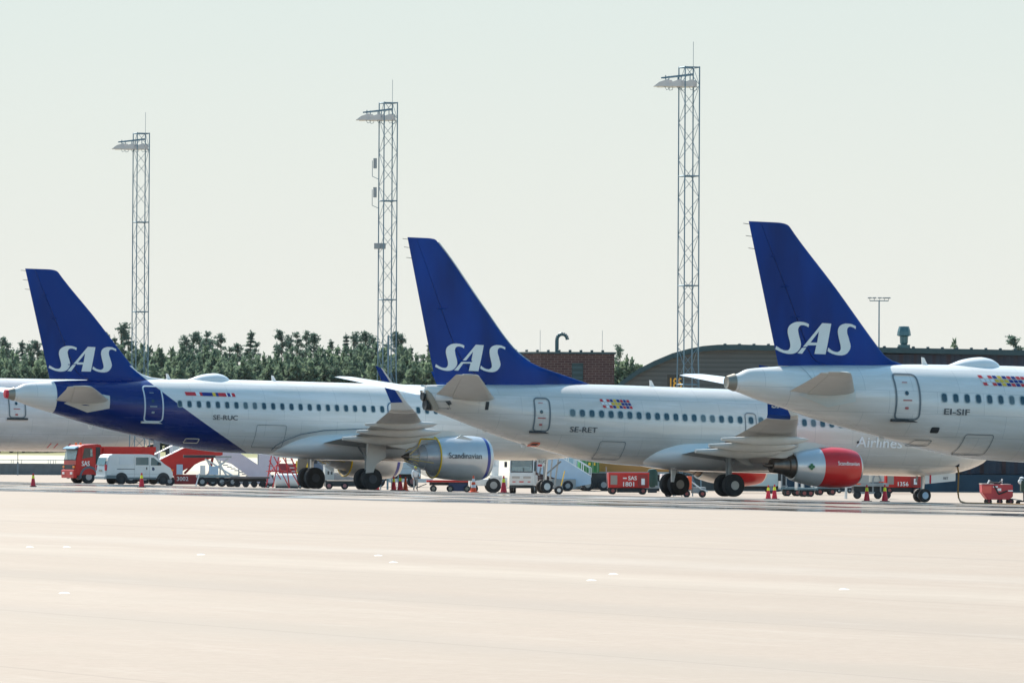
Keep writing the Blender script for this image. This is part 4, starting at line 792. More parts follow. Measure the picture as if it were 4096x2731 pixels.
def pine(style):
    H = 20.0; bm = NB(); tb = NB(); bend = rnd.uniform(-.4, .4)
    axis = lambda z: Vector((bend * (z / H) ** 2, 0, z))
    zz = [0, 4, 8, 12, 16, H * .985]
    for a, b in zip(zz, zz[1:]): bar(tb, axis(a), axis(b), .26 * (1 - a / H) + .04, 6, .26 * (1 - b / H) + .04)
    if style in (0, 1, 2):                     # open Scots pines with layered, ragged crowns
        n = 34; lo = (.30, .42, .36)[style]
        for i in range(n):
            f = lo + (1 - lo) * (i / n) ** .9; z = H * f; L_ = (1.95 * math.sin(math.pi * min(1, (f - lo) / (1 - lo) * .80 + .19)) ** .7 + .15) * rnd.uniform(.4, 1.15); a = rnd.uniform(0, 6.283)
            p0 = axis(z - .4); p1 = axis(z) + Vector((math.cos(a) * L_, math.sin(a) * L_, rnd.uniform(.1, .8))); bar(tb, p0, p1, .05, 4, .02)
            for q in (.45, .7, 1.0):
                if rnd.random() < .8: clump(bm, p0.lerp(p1, q), .46 + .14 * q, 34, .22, .34, .25)
    elif style in (3, 4):                      # spruces, narrow and pointed
        n = 26
        for i in range(n):
            f = .18 + .82 * i / n; z = H * f; L_ = (1 - f) * (3.6 if style == 3 else 2.7) + .12
            for j in range(5):
                a = rnd.uniform(0, 6.283); l = L_ * rnd.uniform(.6, 1.1); p0 = axis(z); p1 = p0 + Vector((math.cos(a) * l, math.sin(a) * l, -.25 * l + rnd.uniform(-.2, .3)))
                for q in (.4, .75, 1.0): clump(bm, p0.lerp(p1, q), .34, 13, .22, .35, .1)
        clump(bm, axis(H), .16, 10, .25, 2.6)
    return tb, bm
def youngtree(seed):
    bm = NB(); tb = NB(); H = 11.0; bar(tb, (0, 0, 0), (0, 0, H * .9), .14, 6, .03)
    for i in range(72):
        f = rnd.random() ** .75; z = H * (.08 + .9 * f); L_ = 2.4 * max(.02, 1 - f) ** .75 * rnd.uniform(.3, 1.1) + .08; a = rnd.uniform(0, 6.283); c = (math.cos(a) * L_, math.sin(a) * L_, z)
        clump(bm, c, .46, 30, .30, 1.7, .75)
    for i in range(3): clump(bm, (rnd.uniform(-.35, .35), 0, H * rnd.uniform(.97, 1.06)), .16, 10, .30, 3.0, 1.5)
    return tb, bm
protos = []
for st in range(5):
    tb, bm = pine(st); m1 = bpy.data.meshes.new('trunk'); tb.to_mesh(m1); tb.free(); m1.materials.append(BARK); m2 = bpy.data.meshes.new('crown'); bm.to_mesh(m2); bm.free(); m2.materials.append(PINE); protos.append((m1, m2))
yprot = []
for st in range(3):
    tb, bm = youngtree(st); m1 = bpy.data.meshes.new('trunk'); tb.to_mesh(m1); tb.free(); m1.materials.append(BARK); m2 = bpy.data.meshes.new('crown'); bm.to_mesh(m2); bm.free(); m2.materials.append(YOUNG); yprot.append((m1, m2))
def tree(px, pytop, Y, pr, name, label, group, Hn, wide=1.0, cat='tree'):
    x, y, z = place(px, Y); ztop_ = CAMZ + (1770 + .00524 * (px - 2048) - pytop) / FPX * Y; sc = (ztop_ - z) / Hn
    t = thing(name, label, cat, (x, y, z), rnd.uniform(0, 6.28), group); t.scale = (sc * wide, sc * wide, sc)
    for nm, me in zip(('trunk', 'crown'), pr): link(bpy.data.objects.new(nm, me), t)
    return t
G_T = 'tall pines at the far edge of the field'; G_Y = 'young trees along the far edge of the field'
tall = [(8, 1352, 1), (28, 1375, 2), (70, 1398, 4), (85, 1362, 3), (118, 1380, 0), (150, 1366, 1), (200, 1375, 0), (420, 1330, 3), (455, 1345, 4), (482, 1296, 0), (510, 1340, 2), (640, 1408, 4), (697, 1400, 3), (742, 1345, 0), (768, 1332, 1), (795, 1345, 0), (822, 1328, 2), (850, 1360, 1), (880, 1338, 0), (915, 1390, 2), (950, 1378, 1), (1000, 1322, 3), (1020, 1370, 2), (1100, 1372, 4), (1128, 1325, 1), (1160, 1345, 0), (1185, 1332, 2), (1222, 1328, 0), (1255, 1338, 1), (1300, 1400, 2), (1325, 1358, 3), (1345, 1385, 4), (1383, 1335, 4), (1410, 1332, 0), (1440, 1350, 2), (1462, 1330, 1), (1490, 1345, 0), (1540, 1380, 2), (1580, 1330, 1), (1602, 1340, 0), (1640, 1385, 4), (1690, 1420, 2), (1712, 1372, 3)]
for px, py, st in tall:
    tree(px, py, 1030 + rnd.uniform(-25, 25), protos[st], 'pine_tree' if st < 3 else 'spruce_tree', 'tall dark ragged pine rising above the young trees' if st < 3 else 'tall dark pointed spruce rising above the young trees', G_T, 20.0, rnd.uniform(.85, 1.2))
for i in range(62):
    px = -20 + i * 29 + rnd.uniform(-9, 9); top_ = 1432 + 14 * math.sin(px / 130) + rnd.uniform(-16, 16)
    tree(px, top_, 985 + rnd.uniform(-14, 14), yprot[i % 3], 'young_pine', 'bushy green young pine in the dense band under the tall trees', G_Y, 11.0, rnd.uniform(1.15, 1.6))
for i in range(34):
    px = -10 + i * 52 + rnd.uniform(-9, 9); tree(px, 1470 + rnd.uniform(-12, 12), 960 + rnd.uniform(-8, 8), yprot[i % 3], 'young_pine', 'bushy green young pine in the dense band under the tall trees', G_Y, 11.0, rnd.uniform(1.5, 1.9))
tree(2478, 1383, 1000, protos[0], 'pine_tree', 'lone ragged pine between the brick building and the arched hangar', None, 20.0, .95)
for px, py in ((2462, 1475), (2500, 1452), (2530, 1462), (2555, 1490)): tree(px, py, 950, yprot[px % 3], 'broadleaf_bush', 'light green bushes between the brick building and the arched hangar', 'green bushes right of the brick building', 11.0, 1.5, 'bush')
tree(4062, 1347, 1000, protos[1], 'pine_tree', 'dark rounded tree top above the right end of the hangar roof', None, 20.0, 1.25)
tree(3815, 1385, 1000, yprot[0], 'young_pine', 'tiny green treetop just above the hangar roof', None, 11.0, .8)
# ------------------------------------------------------------------ traffic cones
def cone(px, Y, h, kind, label):
    x, y, z = place(px, Y); t = thing('traffic_cone', label, 'traffic cone', (x, y, z), rnd.uniform(0, 1), 'traffic cones round the parked airliners')
    c1 = {'ry': CRED, 'rw': ORANGE, 'o': ORANGE}[kind]; r = .145 * h / .75; bm = NB(); rr = lambda f: r * (1 - f) + .035 * f
    lathe(bm, [(.04, r * 1.0), (h, .035)], (0, 0, 0), 'Z', 16); obj('cone_body', bm, c1, t, smooth=40)
    bm = NB(); box(bm, -r * 1.25, r * 1.25, -r * 1.25, r * 1.25, 0, .04, bev=.01); obj('cone_base', bm, BLACK if kind == 'ry' else c1, t)
    bands = {'ry': [(.62, .84, HIVIS)], 'rw': [(.28, .45, FWHT), (.62, .82, FWHT)], 'o': []}[kind]
    for a, b, m in bands: bm = NB(); lathe(bm, [(h * a, rr(a) + .006), (h * b, rr(b) + .006)], (0, 0, 0), 'Z', 16, False); obj('reflective_band', bm, m, t, smooth=40)
    return t
for px, Y, h, k, lb in ((133, 300, .68, 'ry', 'red cone with yellow band standing alone at far left'), (567, 299, .74, 'ry', 'red cone with yellow band in front of the white van'), (1508, 331, .74, 'ry', 'red cone half hidden behind the left airliner main wheel'),
    (1575, 326, .78, 'ry', 'left red cone of the pair with yellow bands beside the silver engine'), (1601, 320, .84, 'ry', 'tallest red and yellow cone between the other two beside the silver engine'), (1622, 322, .76, 'o', 'plain orange cone without bands beside the silver engine'),
    (1894, 312, .88, 'rw', 'orange cone with white bands in front of the silver engine'), (2015, 309, .90, 'ry', 'red cone with yellow band in front of the white tug'),
    (3073, 333, .80, 'ry', 'left cone of the close pair behind the red engine, red with yellow'), (3098, 326, .82, 'ry', 'right cone of the close pair behind the red engine, red with yellow'),
    (3467, 294, .82, 'ry', 'red cone with yellow band just right of the red engine'), (3539, 290, .84, 'ry', 'red cone with yellow band and black base left of the nose wheel')): cone(px, Y, h, k, lb)
# ------------------------------------------------------------------ vehicles and ground equipment
def veh(name, label, cat, px, Y, rz, group=None, dz=0.0):
    k = .88 if name == 'tipper_truck' else .915 if px < 1250 and name not in ('hanging_signboard', 'support_column', 'bridge_cabin') else 1.0
    x, y, z = place(px, Y * k); o = thing(name, label, cat, (x, y, z + dz), rz, group); k = .95 if name == 'van' else k; o.scale = (k, k, k); return o
def B(parent, name, m, *boxes, bev=.0, smooth=False, label=None):
    bm = NB()
    for b in boxes: box(bm, *b, bev=bev)
    return obj(name, bm, m, parent, smooth, label)
def PR(parent, name, m, poly, y0, y1, bev=0.0, label=None): return obj(name, prism(NB(), poly, y0, y1, bev), m, parent, label=label)
def BARS(parent, name, m, segs, r=.03, n=5):
    bm = NB()
    for a, b in segs: bar(bm, a, b, r, n)
    return obj(name, bm, m, parent)
def TXT(parent, name, m, body, x, z, size, y, width=None, label=None, bold=.004, flip=1):
    bm = NB(); text_bm(bm, body, size, lambda a, c, q=0: Vector((x + a * flip, y - q * flip if flip > 0 else y + q, z + c)), bold, width); return obj(name, bm, m, parent, label=label)
def person(name, label, loc, rz, top, trousers, hat, pose='stand', sc=1.0):
    t = thing(name, label, 'person', loc, rz)
    J = {'pel': (0, 0, .95), 'che': (0, .02, 1.28), 'neck': (0, .02, 1.48), 'head': (0, .05, 1.62), 'htop': (0, .05, 1.74), 'shl': (.19, .02, 1.42), 'shr': (-.19, .02, 1.42), 'ell': (.27, .05, 1.14), 'elr': (-.25, .12, 1.16), 'hal': (.26, .20, .92), 'har': (-.16, .34, 1.02), 'hil': (.10, 0, .90), 'hir': (-.10, 0, .90), 'knl': (.12, .06, .50), 'knr': (-.12, .02, .50), 'anl': (.13, 0, .09), 'anr': (-.13, -.04, .09), 'tol': (.14, .17, .04), 'tor': (-.14, .13, .04)}
    if pose == 'sit':
        J.update(pel=(0, 0, .55), che=(0, .0, .88), neck=(0, .0, 1.08), head=(0, .03, 1.22), htop=(0, .03, 1.34), shl=(.19, 0, 1.02), shr=(-.19, 0, 1.02), ell=(.25, .15, .8), elr=(-.25, .15, .8), hal=(.17, .42, .88), har=(-.17, .42, .88), hil=(.1, .05, .52), hir=(-.1, .05, .52), knl=(.13, .45, .55), knr=(-.13, .45, .55), anl=(.13, .5, .12), anr=(-.13, .5, .12), tol=(.13, .66, .06), tor=(-.13, .66, .06))
    def skin(nm, chain, rad, m):
        bm = NB(); names = list(rad); vs = {k: bm.verts.new(Vector(J[k]) * sc) for k in names}
        for a, b in chain: bm.edges.new((vs[a], vs[b]))
        me = bpy.data.meshes.new(nm); bm.to_mesh(me); bm.free(); o = link(bpy.data.objects.new(nm, me), t); md = o.modifiers.new('s', 'SKIN'); me.skin_vertices.new() if not me.skin_vertices else None
        for i, k in enumerate(names): me.skin_vertices[0].data[i].radius = (rad[k] * sc, rad[k] * sc * .9); me.skin_vertices[0].data[i].use_root = (i == 0)
        s2 = o.modifiers.new('u', 'SUBSURF'); s2.levels = 1; s2.render_levels = 1
        bpy.context.view_layer.update(); me2 = bpy.data.meshes.new_from_object(o.evaluated_get(bpy.context.evaluated_depsgraph_get())); o.modifiers.clear(); o.data = me2; me2.materials.clear(); me2.materials.append(m)
        for p in me2.polygons: p.use_smooth = True; p.material_index = 0
        return o
    skin('body', [('pel', 'che'), ('che', 'neck'), ('neck', 'head'), ('head', 'htop'), ('che', 'shl'), ('che', 'shr'), ('shl', 'ell'), ('shr', 'elr'), ('ell', 'hal'), ('elr', 'har'), ('pel', 'hil'), ('pel', 'hir'), ('hil', 'knl'), ('hir', 'knr'), ('knl', 'anl'), ('knr', 'anr'), ('anl', 'tol'), ('anr', 'tor')],
         dict(pel=.13, che=.14, neck=.055, head=.09, htop=.07, shl=.07, shr=.07, ell=.042, elr=.042, hal=.03, har=.03, hil=.085, hir=.085, knl=.055, knr=.055, anl=.038, anr=.038, tol=.03, tor=.03), SKIN)
    skin('jacket', [('pel', 'che'), ('che', 'neck'), ('che', 'shl'), ('che', 'shr'), ('shl', 'ell'), ('shr', 'elr'), ('ell', 'hal'), ('elr', 'har')], dict(pel=.165, che=.175, neck=.075, shl=.09, shr=.09, ell=.062, elr=.062, hal=.045, har=.045), top)
    skin('trousers', [('pel', 'hil'), ('pel', 'hir'), ('hil', 'knl'), ('hir', 'knr'), ('knl', 'anl'), ('knr', 'anr')], dict(pel=.15, hil=.105, hir=.105, knl=.075, knr=.075, anl=.06, anr=.06), trousers)
    h = Vector(J['head']) * sc
    bm = NB(); lathe(bm, [(h.z + .02, .105 * sc), (h.z + .10, .10 * sc), (h.z + .15, .05 * sc), (h.z + .16, .01)], (h.x, h.y, 0), 'Z', 12); obj('cap', bm, hat, t, smooth=True)
    bm = NB(); lathe(bm, [(h.y + .085 * sc, .018), (h.y + .12 * sc, .006)], (h.x, 0, h.z), 'Y', 6); obj('nose', bm, SKIN, t)
    for q in (-1, 1):                            # hands: palm, four fingers and a thumb
        k = J['hal'] if q > 0 else J['har']; p = Vector(k) * sc; d = Vector((0, .10, -.04)); bm = NB(); bar(bm, p, p + d, .038, 8, .034)
        for i in range(4): s_ = p + d + Vector(((i - 1.5) * .018, 0, 0)); bar(bm, s_, s_ + Vector((0, .05, -.025)), .009, 5); bar(bm, s_ + Vector((0, .05, -.025)), s_ + Vector((0, .06, -.055)), .008, 5)
        bar(bm, p + d * .35, p + d * .6 + Vector((-q * .05, .03, 0)), .010, 5); obj('hand', bm, SKIN, t)
    return t
AX = TH                                        # most equipment stands parallel to the aircraft
# 1 red tipper truck: nose towards lower left
def tipper():
    t = veh('tipper_truck', 'red tipper truck with a driver in its cab behind the white van', 'truck', 372, 427, AX + math.pi)
    # local +x = forward; y<0 side ... after the half turn the visible side is +y
    yv = 1.2
    cab = PR(t, 'cab', RED, [(-.2, .62), (-.2, 2.78), (.05, 2.88), (1.25, 2.80), (1.62, 2.62), (1.80, 1.75), (1.86, .62)], -yv, yv, .05)
    PR(cab, 'windscreen', CLEAR, [(1.815, 1.76), (1.64, 2.50), (1.66, 2.50), (1.835, 1.76)], -yv + .12, yv - .12)
    PR(cab, 'windscreen_surround', DARK, [(1.80, 1.70), (1.62, 2.56), (1.63, 2.57), (1.815, 1.70)], -yv + .05, yv - .05)
    PR(cab, 'sun_visor', mat('blue_tinted_visor', (.04, .18, .30), .25), [(1.58, 2.60), (1.92, 2.50), (1.92, 2.56), (1.60, 2.72)], -yv + .05, yv - .05)
    for s in (-1, 1):
        dr = B(cab, 'cab_door', RED, (.42, 1.42, s * yv - .03, s * yv + .03, .95, 2.70), bev=.02)
        PR(dr, 'door_window', mat('dark_cab_glass', (.02, .025, .03), .15, spec=.8), [(.50, 1.95), (.62, 2.60), (1.18, 2.60), (1.36, 1.80)], s * yv - .04, s * yv + .045)
        B(dr, 'driver_window_light', CLEAR, (.56, .72, s * yv + s * .048 - .002, s * yv + s * .048 + .002, 2.0, 2.5)); B(cab, 'air_intake', DARK, (-.05, .28, s * yv - .03, s * yv + .05, 1.30, 2.66), bev=.03)
    B(cab, 'grille', DARK, (1.84, 1.90, -.95, .95, 1.05, 1.38)); B(cab, 'bumper', RED, (1.72, 2.0, -yv, yv, .42, 1.02), bev=.06)
    for s in (-1, 1): B(cab, 'headlight', mat('headlight_glass', (.8, .8, .78), .15), (1.98, 2.03, s * .75 - .2, s * .75 + .2, .68, .84), bev=.02); B(cab, 'indicator', AMBER, (1.86, 1.93, s * .95 - .16, s * .95 + .16, 1.15, 1.30))
    for q in (.45, -.45): B(cab, 'beacon', AMBER, (1.1, 1.24, q - .07, q + .07, 2.84, 2.98), bev=.03)
    bm = NB(); V = lambda a, c, q=0: Vector((1.32 - a * 1.0 + .0 - .0, yv + .05 + q, 1.36 + c)); text_bm(bm, 'SAS', .50, lambda a, c, q=0: Vector((1.40 - a - c * .0, yv + .052 + q, 1.30 + c)), .012, .62); obj('door_lettering', bm, WLET, cab, label='white SAS lettering')
    # frame, bed
    B(t, 'chassis', DARK, (-4.2, 1.6, -.5, .5, .45, .80))
    bed = PR(t, 'tipper_bed', RED, [(-4.3, 1.0), (-4.35, 2.68), (-.45, 2.66), (-.45, 1.0)], -1.22, 1.22, .03)
    B(bed, 'bed_rim', RED, (-4.4, -.36, 1.22, 1.30, 2.35, 2.70), (-4.4, -.36, -1.30, -1.22, 2.35, 2.70)); BARS(bed, 'ladder', DARK, [((-1.35, 1.27, z_), (-1.0, 1.27, z_)) for z_ in (1.2, 1.5, 1.8, 2.1, 2.4)], .03)
    for s in (-1, 1):
        bm = NB(); lathe(bm, [(-.18, .74), (-.18, .62)], (0, 0, 0), 'Y', 24, False); bm.free()
        fd = obj('wheel_arch', prism(NB(), [(.80 + .74 * math.cos(R(a)), .50 + .80 * math.sin(R(a))) for a in range(-10, 195, 15)] + [(.80 + .60 * math.cos(R(a)), .50 + .62 * math.sin(R(a))) for a in range(190, -15, -15)], s * 1.05 - .2, s * 1.05 + .2), mat('grey_mudguard', (.10, .12, .15), .6), t)
    for xw in (.80, -2.5, -3.6):
        for s in (-1, 1): wheel(t, (xw, s * 1.03, .50), .50, .30, .5, mat('truck_hub', (.42, .38, .38), .45, metal=.4))
    x, y, z = place(372, 427 * .88); c, s = math.cos(AX + math.pi), math.sin(AX + math.pi)
    person('person', 'driver in a hi-vis vest seated inside the red truck cab', (x + c * .75 - s * .5, y + s * .75 + c * .5, z + 1.0), AX + math.pi - R(90), HIVIS, DARK, DARK, 'sit', .9)
tipper()
# 2 white van: rear towards the viewer's left
def van():
    t = veh('van', 'white panel van with rear door facing left in front of the red truck', 'van', 538, 397, AX)
    w_ = .88
    side = [(-2.35, .42), (-2.38, 1.0), (-2.15, 1.86), (-1.95, 1.98), (.75, 1.98), (1.05, 1.90), (1.80, 1.32), (2.25, 1.06), (2.36, .85), (2.36, .42)]
    b = PR(t, 'body', VWHITE, side, -w_, w_, .07)
    for s in (-1, 1):
        PR(b, 'side_window', TEAL, [(-.28, 1.28), (-.28, 1.78), (.62, 1.78), (.62, 1.28)], s * (w_ + .003) - .006, s * (w_ + .003) + .006)
        PR(b, 'cab_window', TEAL, [(.78, 1.26), (.80, 1.76), (.98, 1.76), (1.52, 1.36), (1.50, 1.26)], s * (w_ + .003) - .006, s * (w_ + .003) + .006)
        B(b, 'side_panel', mat('van_panel_white', (.66, .69, .71), .4), (-1.45, -.45, s * w_ - .008, s * w_ + .012, 1.30, 1.80), bev=.03)
        B(b, 'door_rail', DARK, (-1.6, -.35, s * w_ - .01, s * w_ + .012, 1.0, 1.04)); B(b, 'sill', mat('van_trim_grey', (.17, .20, .21), .7), (-2.3, -1.65, s * w_ - .02, s * w_ + .015, .40, .62), (-.85, 1.15, s * w_ - .02, s * w_ + .015, .36, .48))
        B(b, 'door_handle', DARK, (.45, .53, s * w_ - .01, s * w_ + .02, .98, 1.14), (.85, .98, s * w_ - .01, s * w_ + .02, 1.10, 1.14)); B(b, 'tail_light', CRED, (-2.40, -2.30, s * .80 - .09, s * .80 + .09, .92, 1.30)); B(b, 'indicator', AMBER, (2.25, 2.37, s * .80 - .09, s * .80 + .09, .90, 1.0))
        B(b, 'mirror', DARK, (1.28, 1.40, s * .98 - .08, s * .98 + .08, 1.28, 1.46), bev=.02)
        for q in (0,): bm = NB(); lathe(bm, [(s * (w_ + .012), .01), (s * (w_ + .012), .10)], (.95, 0, 1.02), 'Y', 16, False); obj('round_badge', bm, mat('badge_dark_blue', (.02, .05, .12), .5), b)
        B(b, 'seam', mat('seam_grey', (.25, .28, .30), .6), (-.36, -.345, s * w_ - .004, s * w_ + .006, .5, 1.85), (.68, .695, s * w_ - .004, s * w_ + .006, .5, 1.85), (-2.0, 2.0, s * w_ - .004, s * w_ + .006, .70, .715))
    PR(b, 'rear_window', TEAL, [(-2.395, 1.26), (-2.26, 1.74), (-2.25, 1.74), (-2.385, 1.26)], -.68, .68); PR(b, 'windscreen', TEAL, [(1.09, 1.885), (1.11, 1.885), (1.80, 1.35), (1.78, 1.33)], -.74, .74)
    B(b, 'number_plate', mat('plate_grey', (.30, .27, .22), .5), (-2.42, -2.385, -.28, .22, .86, .97)); B(b, 'rear_bumper', mat('bumper_white', (.45, .47, .47), .5), (-2.46, -2.3, -.86, .86, .36, .58), bev=.04); BARS(b, 'wiper', DARK, [((-2.405, -.3, 1.24), (-2.33, .2, 1.46))], .012)
    for xw in (-1.28, 1.66):
        for s in (-1, 1): wheel(t, (xw, s * .80, .33), .33, .20, .52, DARK)
        for s in (-1, 1): obj('wheel_arch', prism(NB(), [(xw + .46 * math.cos(R(a)), .34 + .46 * math.sin(R(a))) for a in range(0, 181, 15)], s * w_ - .01, s * w_ + .008), DARK, b)
van()
# 3 red passenger stairs 3002 rising to the right
def stairs(name, label, px, Y, rz, mt_, L_=5.0, H=2.5, z0=.9, num=None, rail=FWHT, treads=12, wd=.9, chassis=True, group=None):
    t = veh(name, label, 'passenger stairs', px, Y, rz, group)
    for s in (-1, 1):
        PR(t, 'side_panel', mt_, [(-L_ / 2, z0 - .25), (-L_ / 2, z0 + .25), (L_ / 2 - 1.0, z0 + H + .25), (L_ / 2, z0 + H + .25), (L_ / 2, z0 + H - 1.1), (L_ / 2 - 1.6, z0 + H - 1.6), (-L_ / 2 + 1.6, z0 - .55)], s * wd - .03, s * wd + .03)
        BARS(t, 'handrail', rail, [((-L_ / 2, s * wd, z0 + .85), (L_ / 2 - 1.0, s * wd, z0 + H + .85)), ((L_ / 2 - 1.0, s * wd, z0 + H + .85), (L_ / 2, s * wd, z0 + H + .85)), ((-L_ / 2, s * wd, z0 + .30), (L_ / 2 - 1.0, s * wd, z0 + H + .30))] + [((-L_ / 2 + q * (L_ - 1) / 5, s * wd, z0 + .2 + q * H / 5), (-L_ / 2 + q * (L_ - 1) / 5, s * wd, z0 + .85 + q * H / 5)) for q in range(6)], .03)
    for i in range(treads): q = i / treads; B(t, 'step', VGREY, (-L_ / 2 + q * (L_ - 1), -L_ / 2 + q * (L_ - 1) + .28, -wd + .03, wd - .03, z0 + q * H, z0 + q * H + .05))
    B(t, 'landing', VGREY, (L_ / 2 - 1.0, L_ / 2, -wd + .03, wd - .03, z0 + H - .05, z0 + H + .03))
    if chassis:
        B(t, 'chassis', DRED if mt_ is RED else VGREY, (-.75, L_ / 2 - .9, -.95, .95, .12, .82), bev=.04)
        BARS(t, 'support_strut', DRED if mt_ is RED else VGREY, [((0, s * .6, .9), (L_ / 2 - .8, s * .6, z0 + H - .5)) for s in (-1, 1)] + [((L_ / 2 - .9, s * .6, .9), (L_ / 2 - .5, s * .6, z0 + H - .4)) for s in (-1, 1)], .07, 6)
        for xw in (-L_ / 2 + 1.6, L_ / 2 - .7):
            for s in (-1, 1): wheel(t, (xw, s * .9, .36), .36, .22, .5, VGREY)
    if num: TXT(t, 'number', WLET, num, -.62, .38, .42, -.965, .85, 'white number ' + num)
    return t
t = stairs('boarding_stairs', 'red boarding stairs marked 3002 rising to the right behind the van', 738, 424, R(6), RED, 5.4, 2.2, 1.15, '3002', FWHT)
B(t, 'control_cabinet', LBLUE, (-.62, -.18, -1.1, -.75, .84, 1.55), bev=.02)
# 4 grey scissor lift loader with black platform
t = veh('scissor_lift', 'grey scissor lift loader with a flat black platform under the left airliner', 'loader', 855, 405, R(4))
B(t, 'platform', DARK, (-2.1, .1, -.9, .9, 1.98, 2.16)); B(t, 'platform_bridge', VGREY, (.1, 1.2, -.9, .9, 1.98, 2.12)); 
for s in (-1, 1): BARS(t, 'scissor_arm', VWHITE, [((-.6, s * .7, 1.9), (1.3, s * .7, .75)), ((1.0, s * .7, 1.9), (-.5, s * .7, .75)), ((.2, s * .7, 1.9), (.9, s * .7, .72)), ((-.45, s * .7, 1.8), (.1, s * .7, .72))], .06)
B(t, 'frame', mat('frame_teal_grey', (.22, .30, .32), .5), (-1.2, 1.7, -.85, .85, .62, .80)); B(t, 'engine_box', LBLUE, (-.35, .3, -.9, -.5, .82, 1.4), bev=.02); B(t, 'side_box', VWHITE, (-.95, -.6, -.95, -.6, .8, 1.45), bev=.02); B(t, 'underframe', DARK, (-1.1, 1.6, -.7, .7, .3, .6))
for xw in (-.8, .55, 1.3):
    for s in (-1, 1): wheel(t, (xw, s * .8, .33), .33, .24, .5, VGREY)
BARS(t, 'stabiliser_leg', FWHT, [((1.75, -.9, 0), (1.75, -.9, .8)), ((-1.25, -.9, 0), (-1.0, -.9, .9))], .05)
t = veh('hanging_signboard', 'white signboard marked with a dark blue 184', 'sign', 918, 440, R(3))
B(t, 'board', mat('signboard_white', (.62, .64, .68), .5), (-.75, .75, -.04, .04, 1.93, 2.75)); TXT(t, 'sign_number', FBLUE, '184', .12, 2.06, .36, -.05, .46, 'blue number 184'); B(t, 'red_mark', FRED, (-.62, -.40, -.05, -.041, 2.02, 2.08)); BARS(t, 'post', GALV, [((-.7, .1, 0), (-.7, .1, 2.7)), ((.7, .1, 0), (.7, .1, 2.7))], .05)
# 5 pale stairs / conveyor
t = veh('covered_stairs', 'pale lavender sided stairs sloping down to the right behind the grey loader', 'passenger stairs', 985, 438, R(2))
PR(t, 'side_panel', LAV, [(-2.35, 2.75), (-1.7, 3.15), (-1.1, 2.95), (1.75, 1.12), (2.1, .35), (.9, .32), (-1.1, 1.75), (-2.3, 2.1)], -.9, -.84); PR(t, 'far_side_panel', LAV, [(-1.7, 3.1), (-1.1, 2.95), (1.75, 1.12), (2.1, .35), (-1.1, 1.75)], .84, .9)
for i in range(11): q = i / 11; B(t, 'step', VGREY, (-2.0 + q * 3.1, -1.65 + q * 3.1, -.83, .83, 1.75 - q * 1.45, 1.82 - q * 1.45))
B(t, 'chassis', VGREY, (-1.6, 1.9, -.8, .8, .25, .5)); 
for xw in (-1.2, 1.4):
    for s in (-1, 1): wheel(t, (xw, s * .8, .3), .3, .2, .5, VGREY)
# 6 dark dolly
def dolly(px, Y, rz, L_, label, deck=VGREY, hubs=VGREY, zt=.62, group='low flat dollies and trailers', n=3, extra=None):
    t = veh('dolly', label, 'trailer', px, Y, rz, group); B(t, 'deck', deck, (-L_ / 2, L_ / 2, -.75, .75, zt - .13, zt), bev=.01); B(t, 'underframe', DARK, (-L_ / 2 + .2, L_ / 2 - .2, -.4, .4, zt - .34, zt - .14))
    for i in range(n):
        xw = -L_ / 2 + .45 + i * (L_ - .9) / max(1, n - 1)
        for s in (-1, 1): wheel(t, (xw, s * .62, .22), .22, .16, .55, hubs, n=16)
    BARS(t, 'tow_bar', DARK, [((-L_ / 2, 0, zt - .25), (-L_ / 2 - .7, 0, .25))], .03); return t
dolly(1000, 392, R(3), 2.6, 'dark grey flat dolly with rounded end left of the red lattice stairs', mat('dolly_dark_deck', (.09, .085, .095), .6), BLACK, .72, n=4)
# 7 red steel lattice stairs
t = veh('maintenance_stairs', 'red tubular maintenance stairs with white steps behind the left main wheels', 'steps', 1135, 402, R(4))
sg = []
for s in (-.5, .5):
    sg += [((-1.2, s, 0), (-.75, s, 2.9)), ((-.75, s, 0), (-.2, s, 2.9)), ((-1.2, s, 1.15), (.2, s, 1.15)), ((-.3, s, 2.5), (1.15, s, .05)), ((0, s, 2.9), (1.35, s, .5)), ((-.75, s, 2.3), (.4, s, .0)), ((-1.1, s, .9), (-.2, s, 1.9)), ((-1.0, s, 1.9), (-.2, s, .6)), ((.4, s, .0), (.1, s, 2.2)), ((1.15, s, 0), (.5, s, 2.2)), ((-.75, s, 2.9), (.1, s, 2.9))]
BARS(t, 'lattice_frame', mat('red_tube_paint', (.50, .02, .03), .5), sg + [((-1.2, -.5, .03), (-1.2, .5, .03)), ((1.15, -.5, .05), (1.15, .5, .05)), ((-.75, -.5, 2.9), (-.75, .5, 2.9))], .028)
for i in range(9): q = i / 9; B(t, 'step', mat('step_white', (.7, .7, .7), .4), (-.1 + q * 1.15, .26 + q * 1.15, -.48, .48, 2.35 - q * 2.2, 2.40 - q * 2.2))
B(t, 'platform', mat('platform_red', (.40, .03, .04), .5), (-1.0, .0, -.5, .5, 1.15, 1.22))
for xw in (-1.1, 1.1): wheel(t, (xw, -.55, .13), .13, .08, .5, VGREY, n=12)
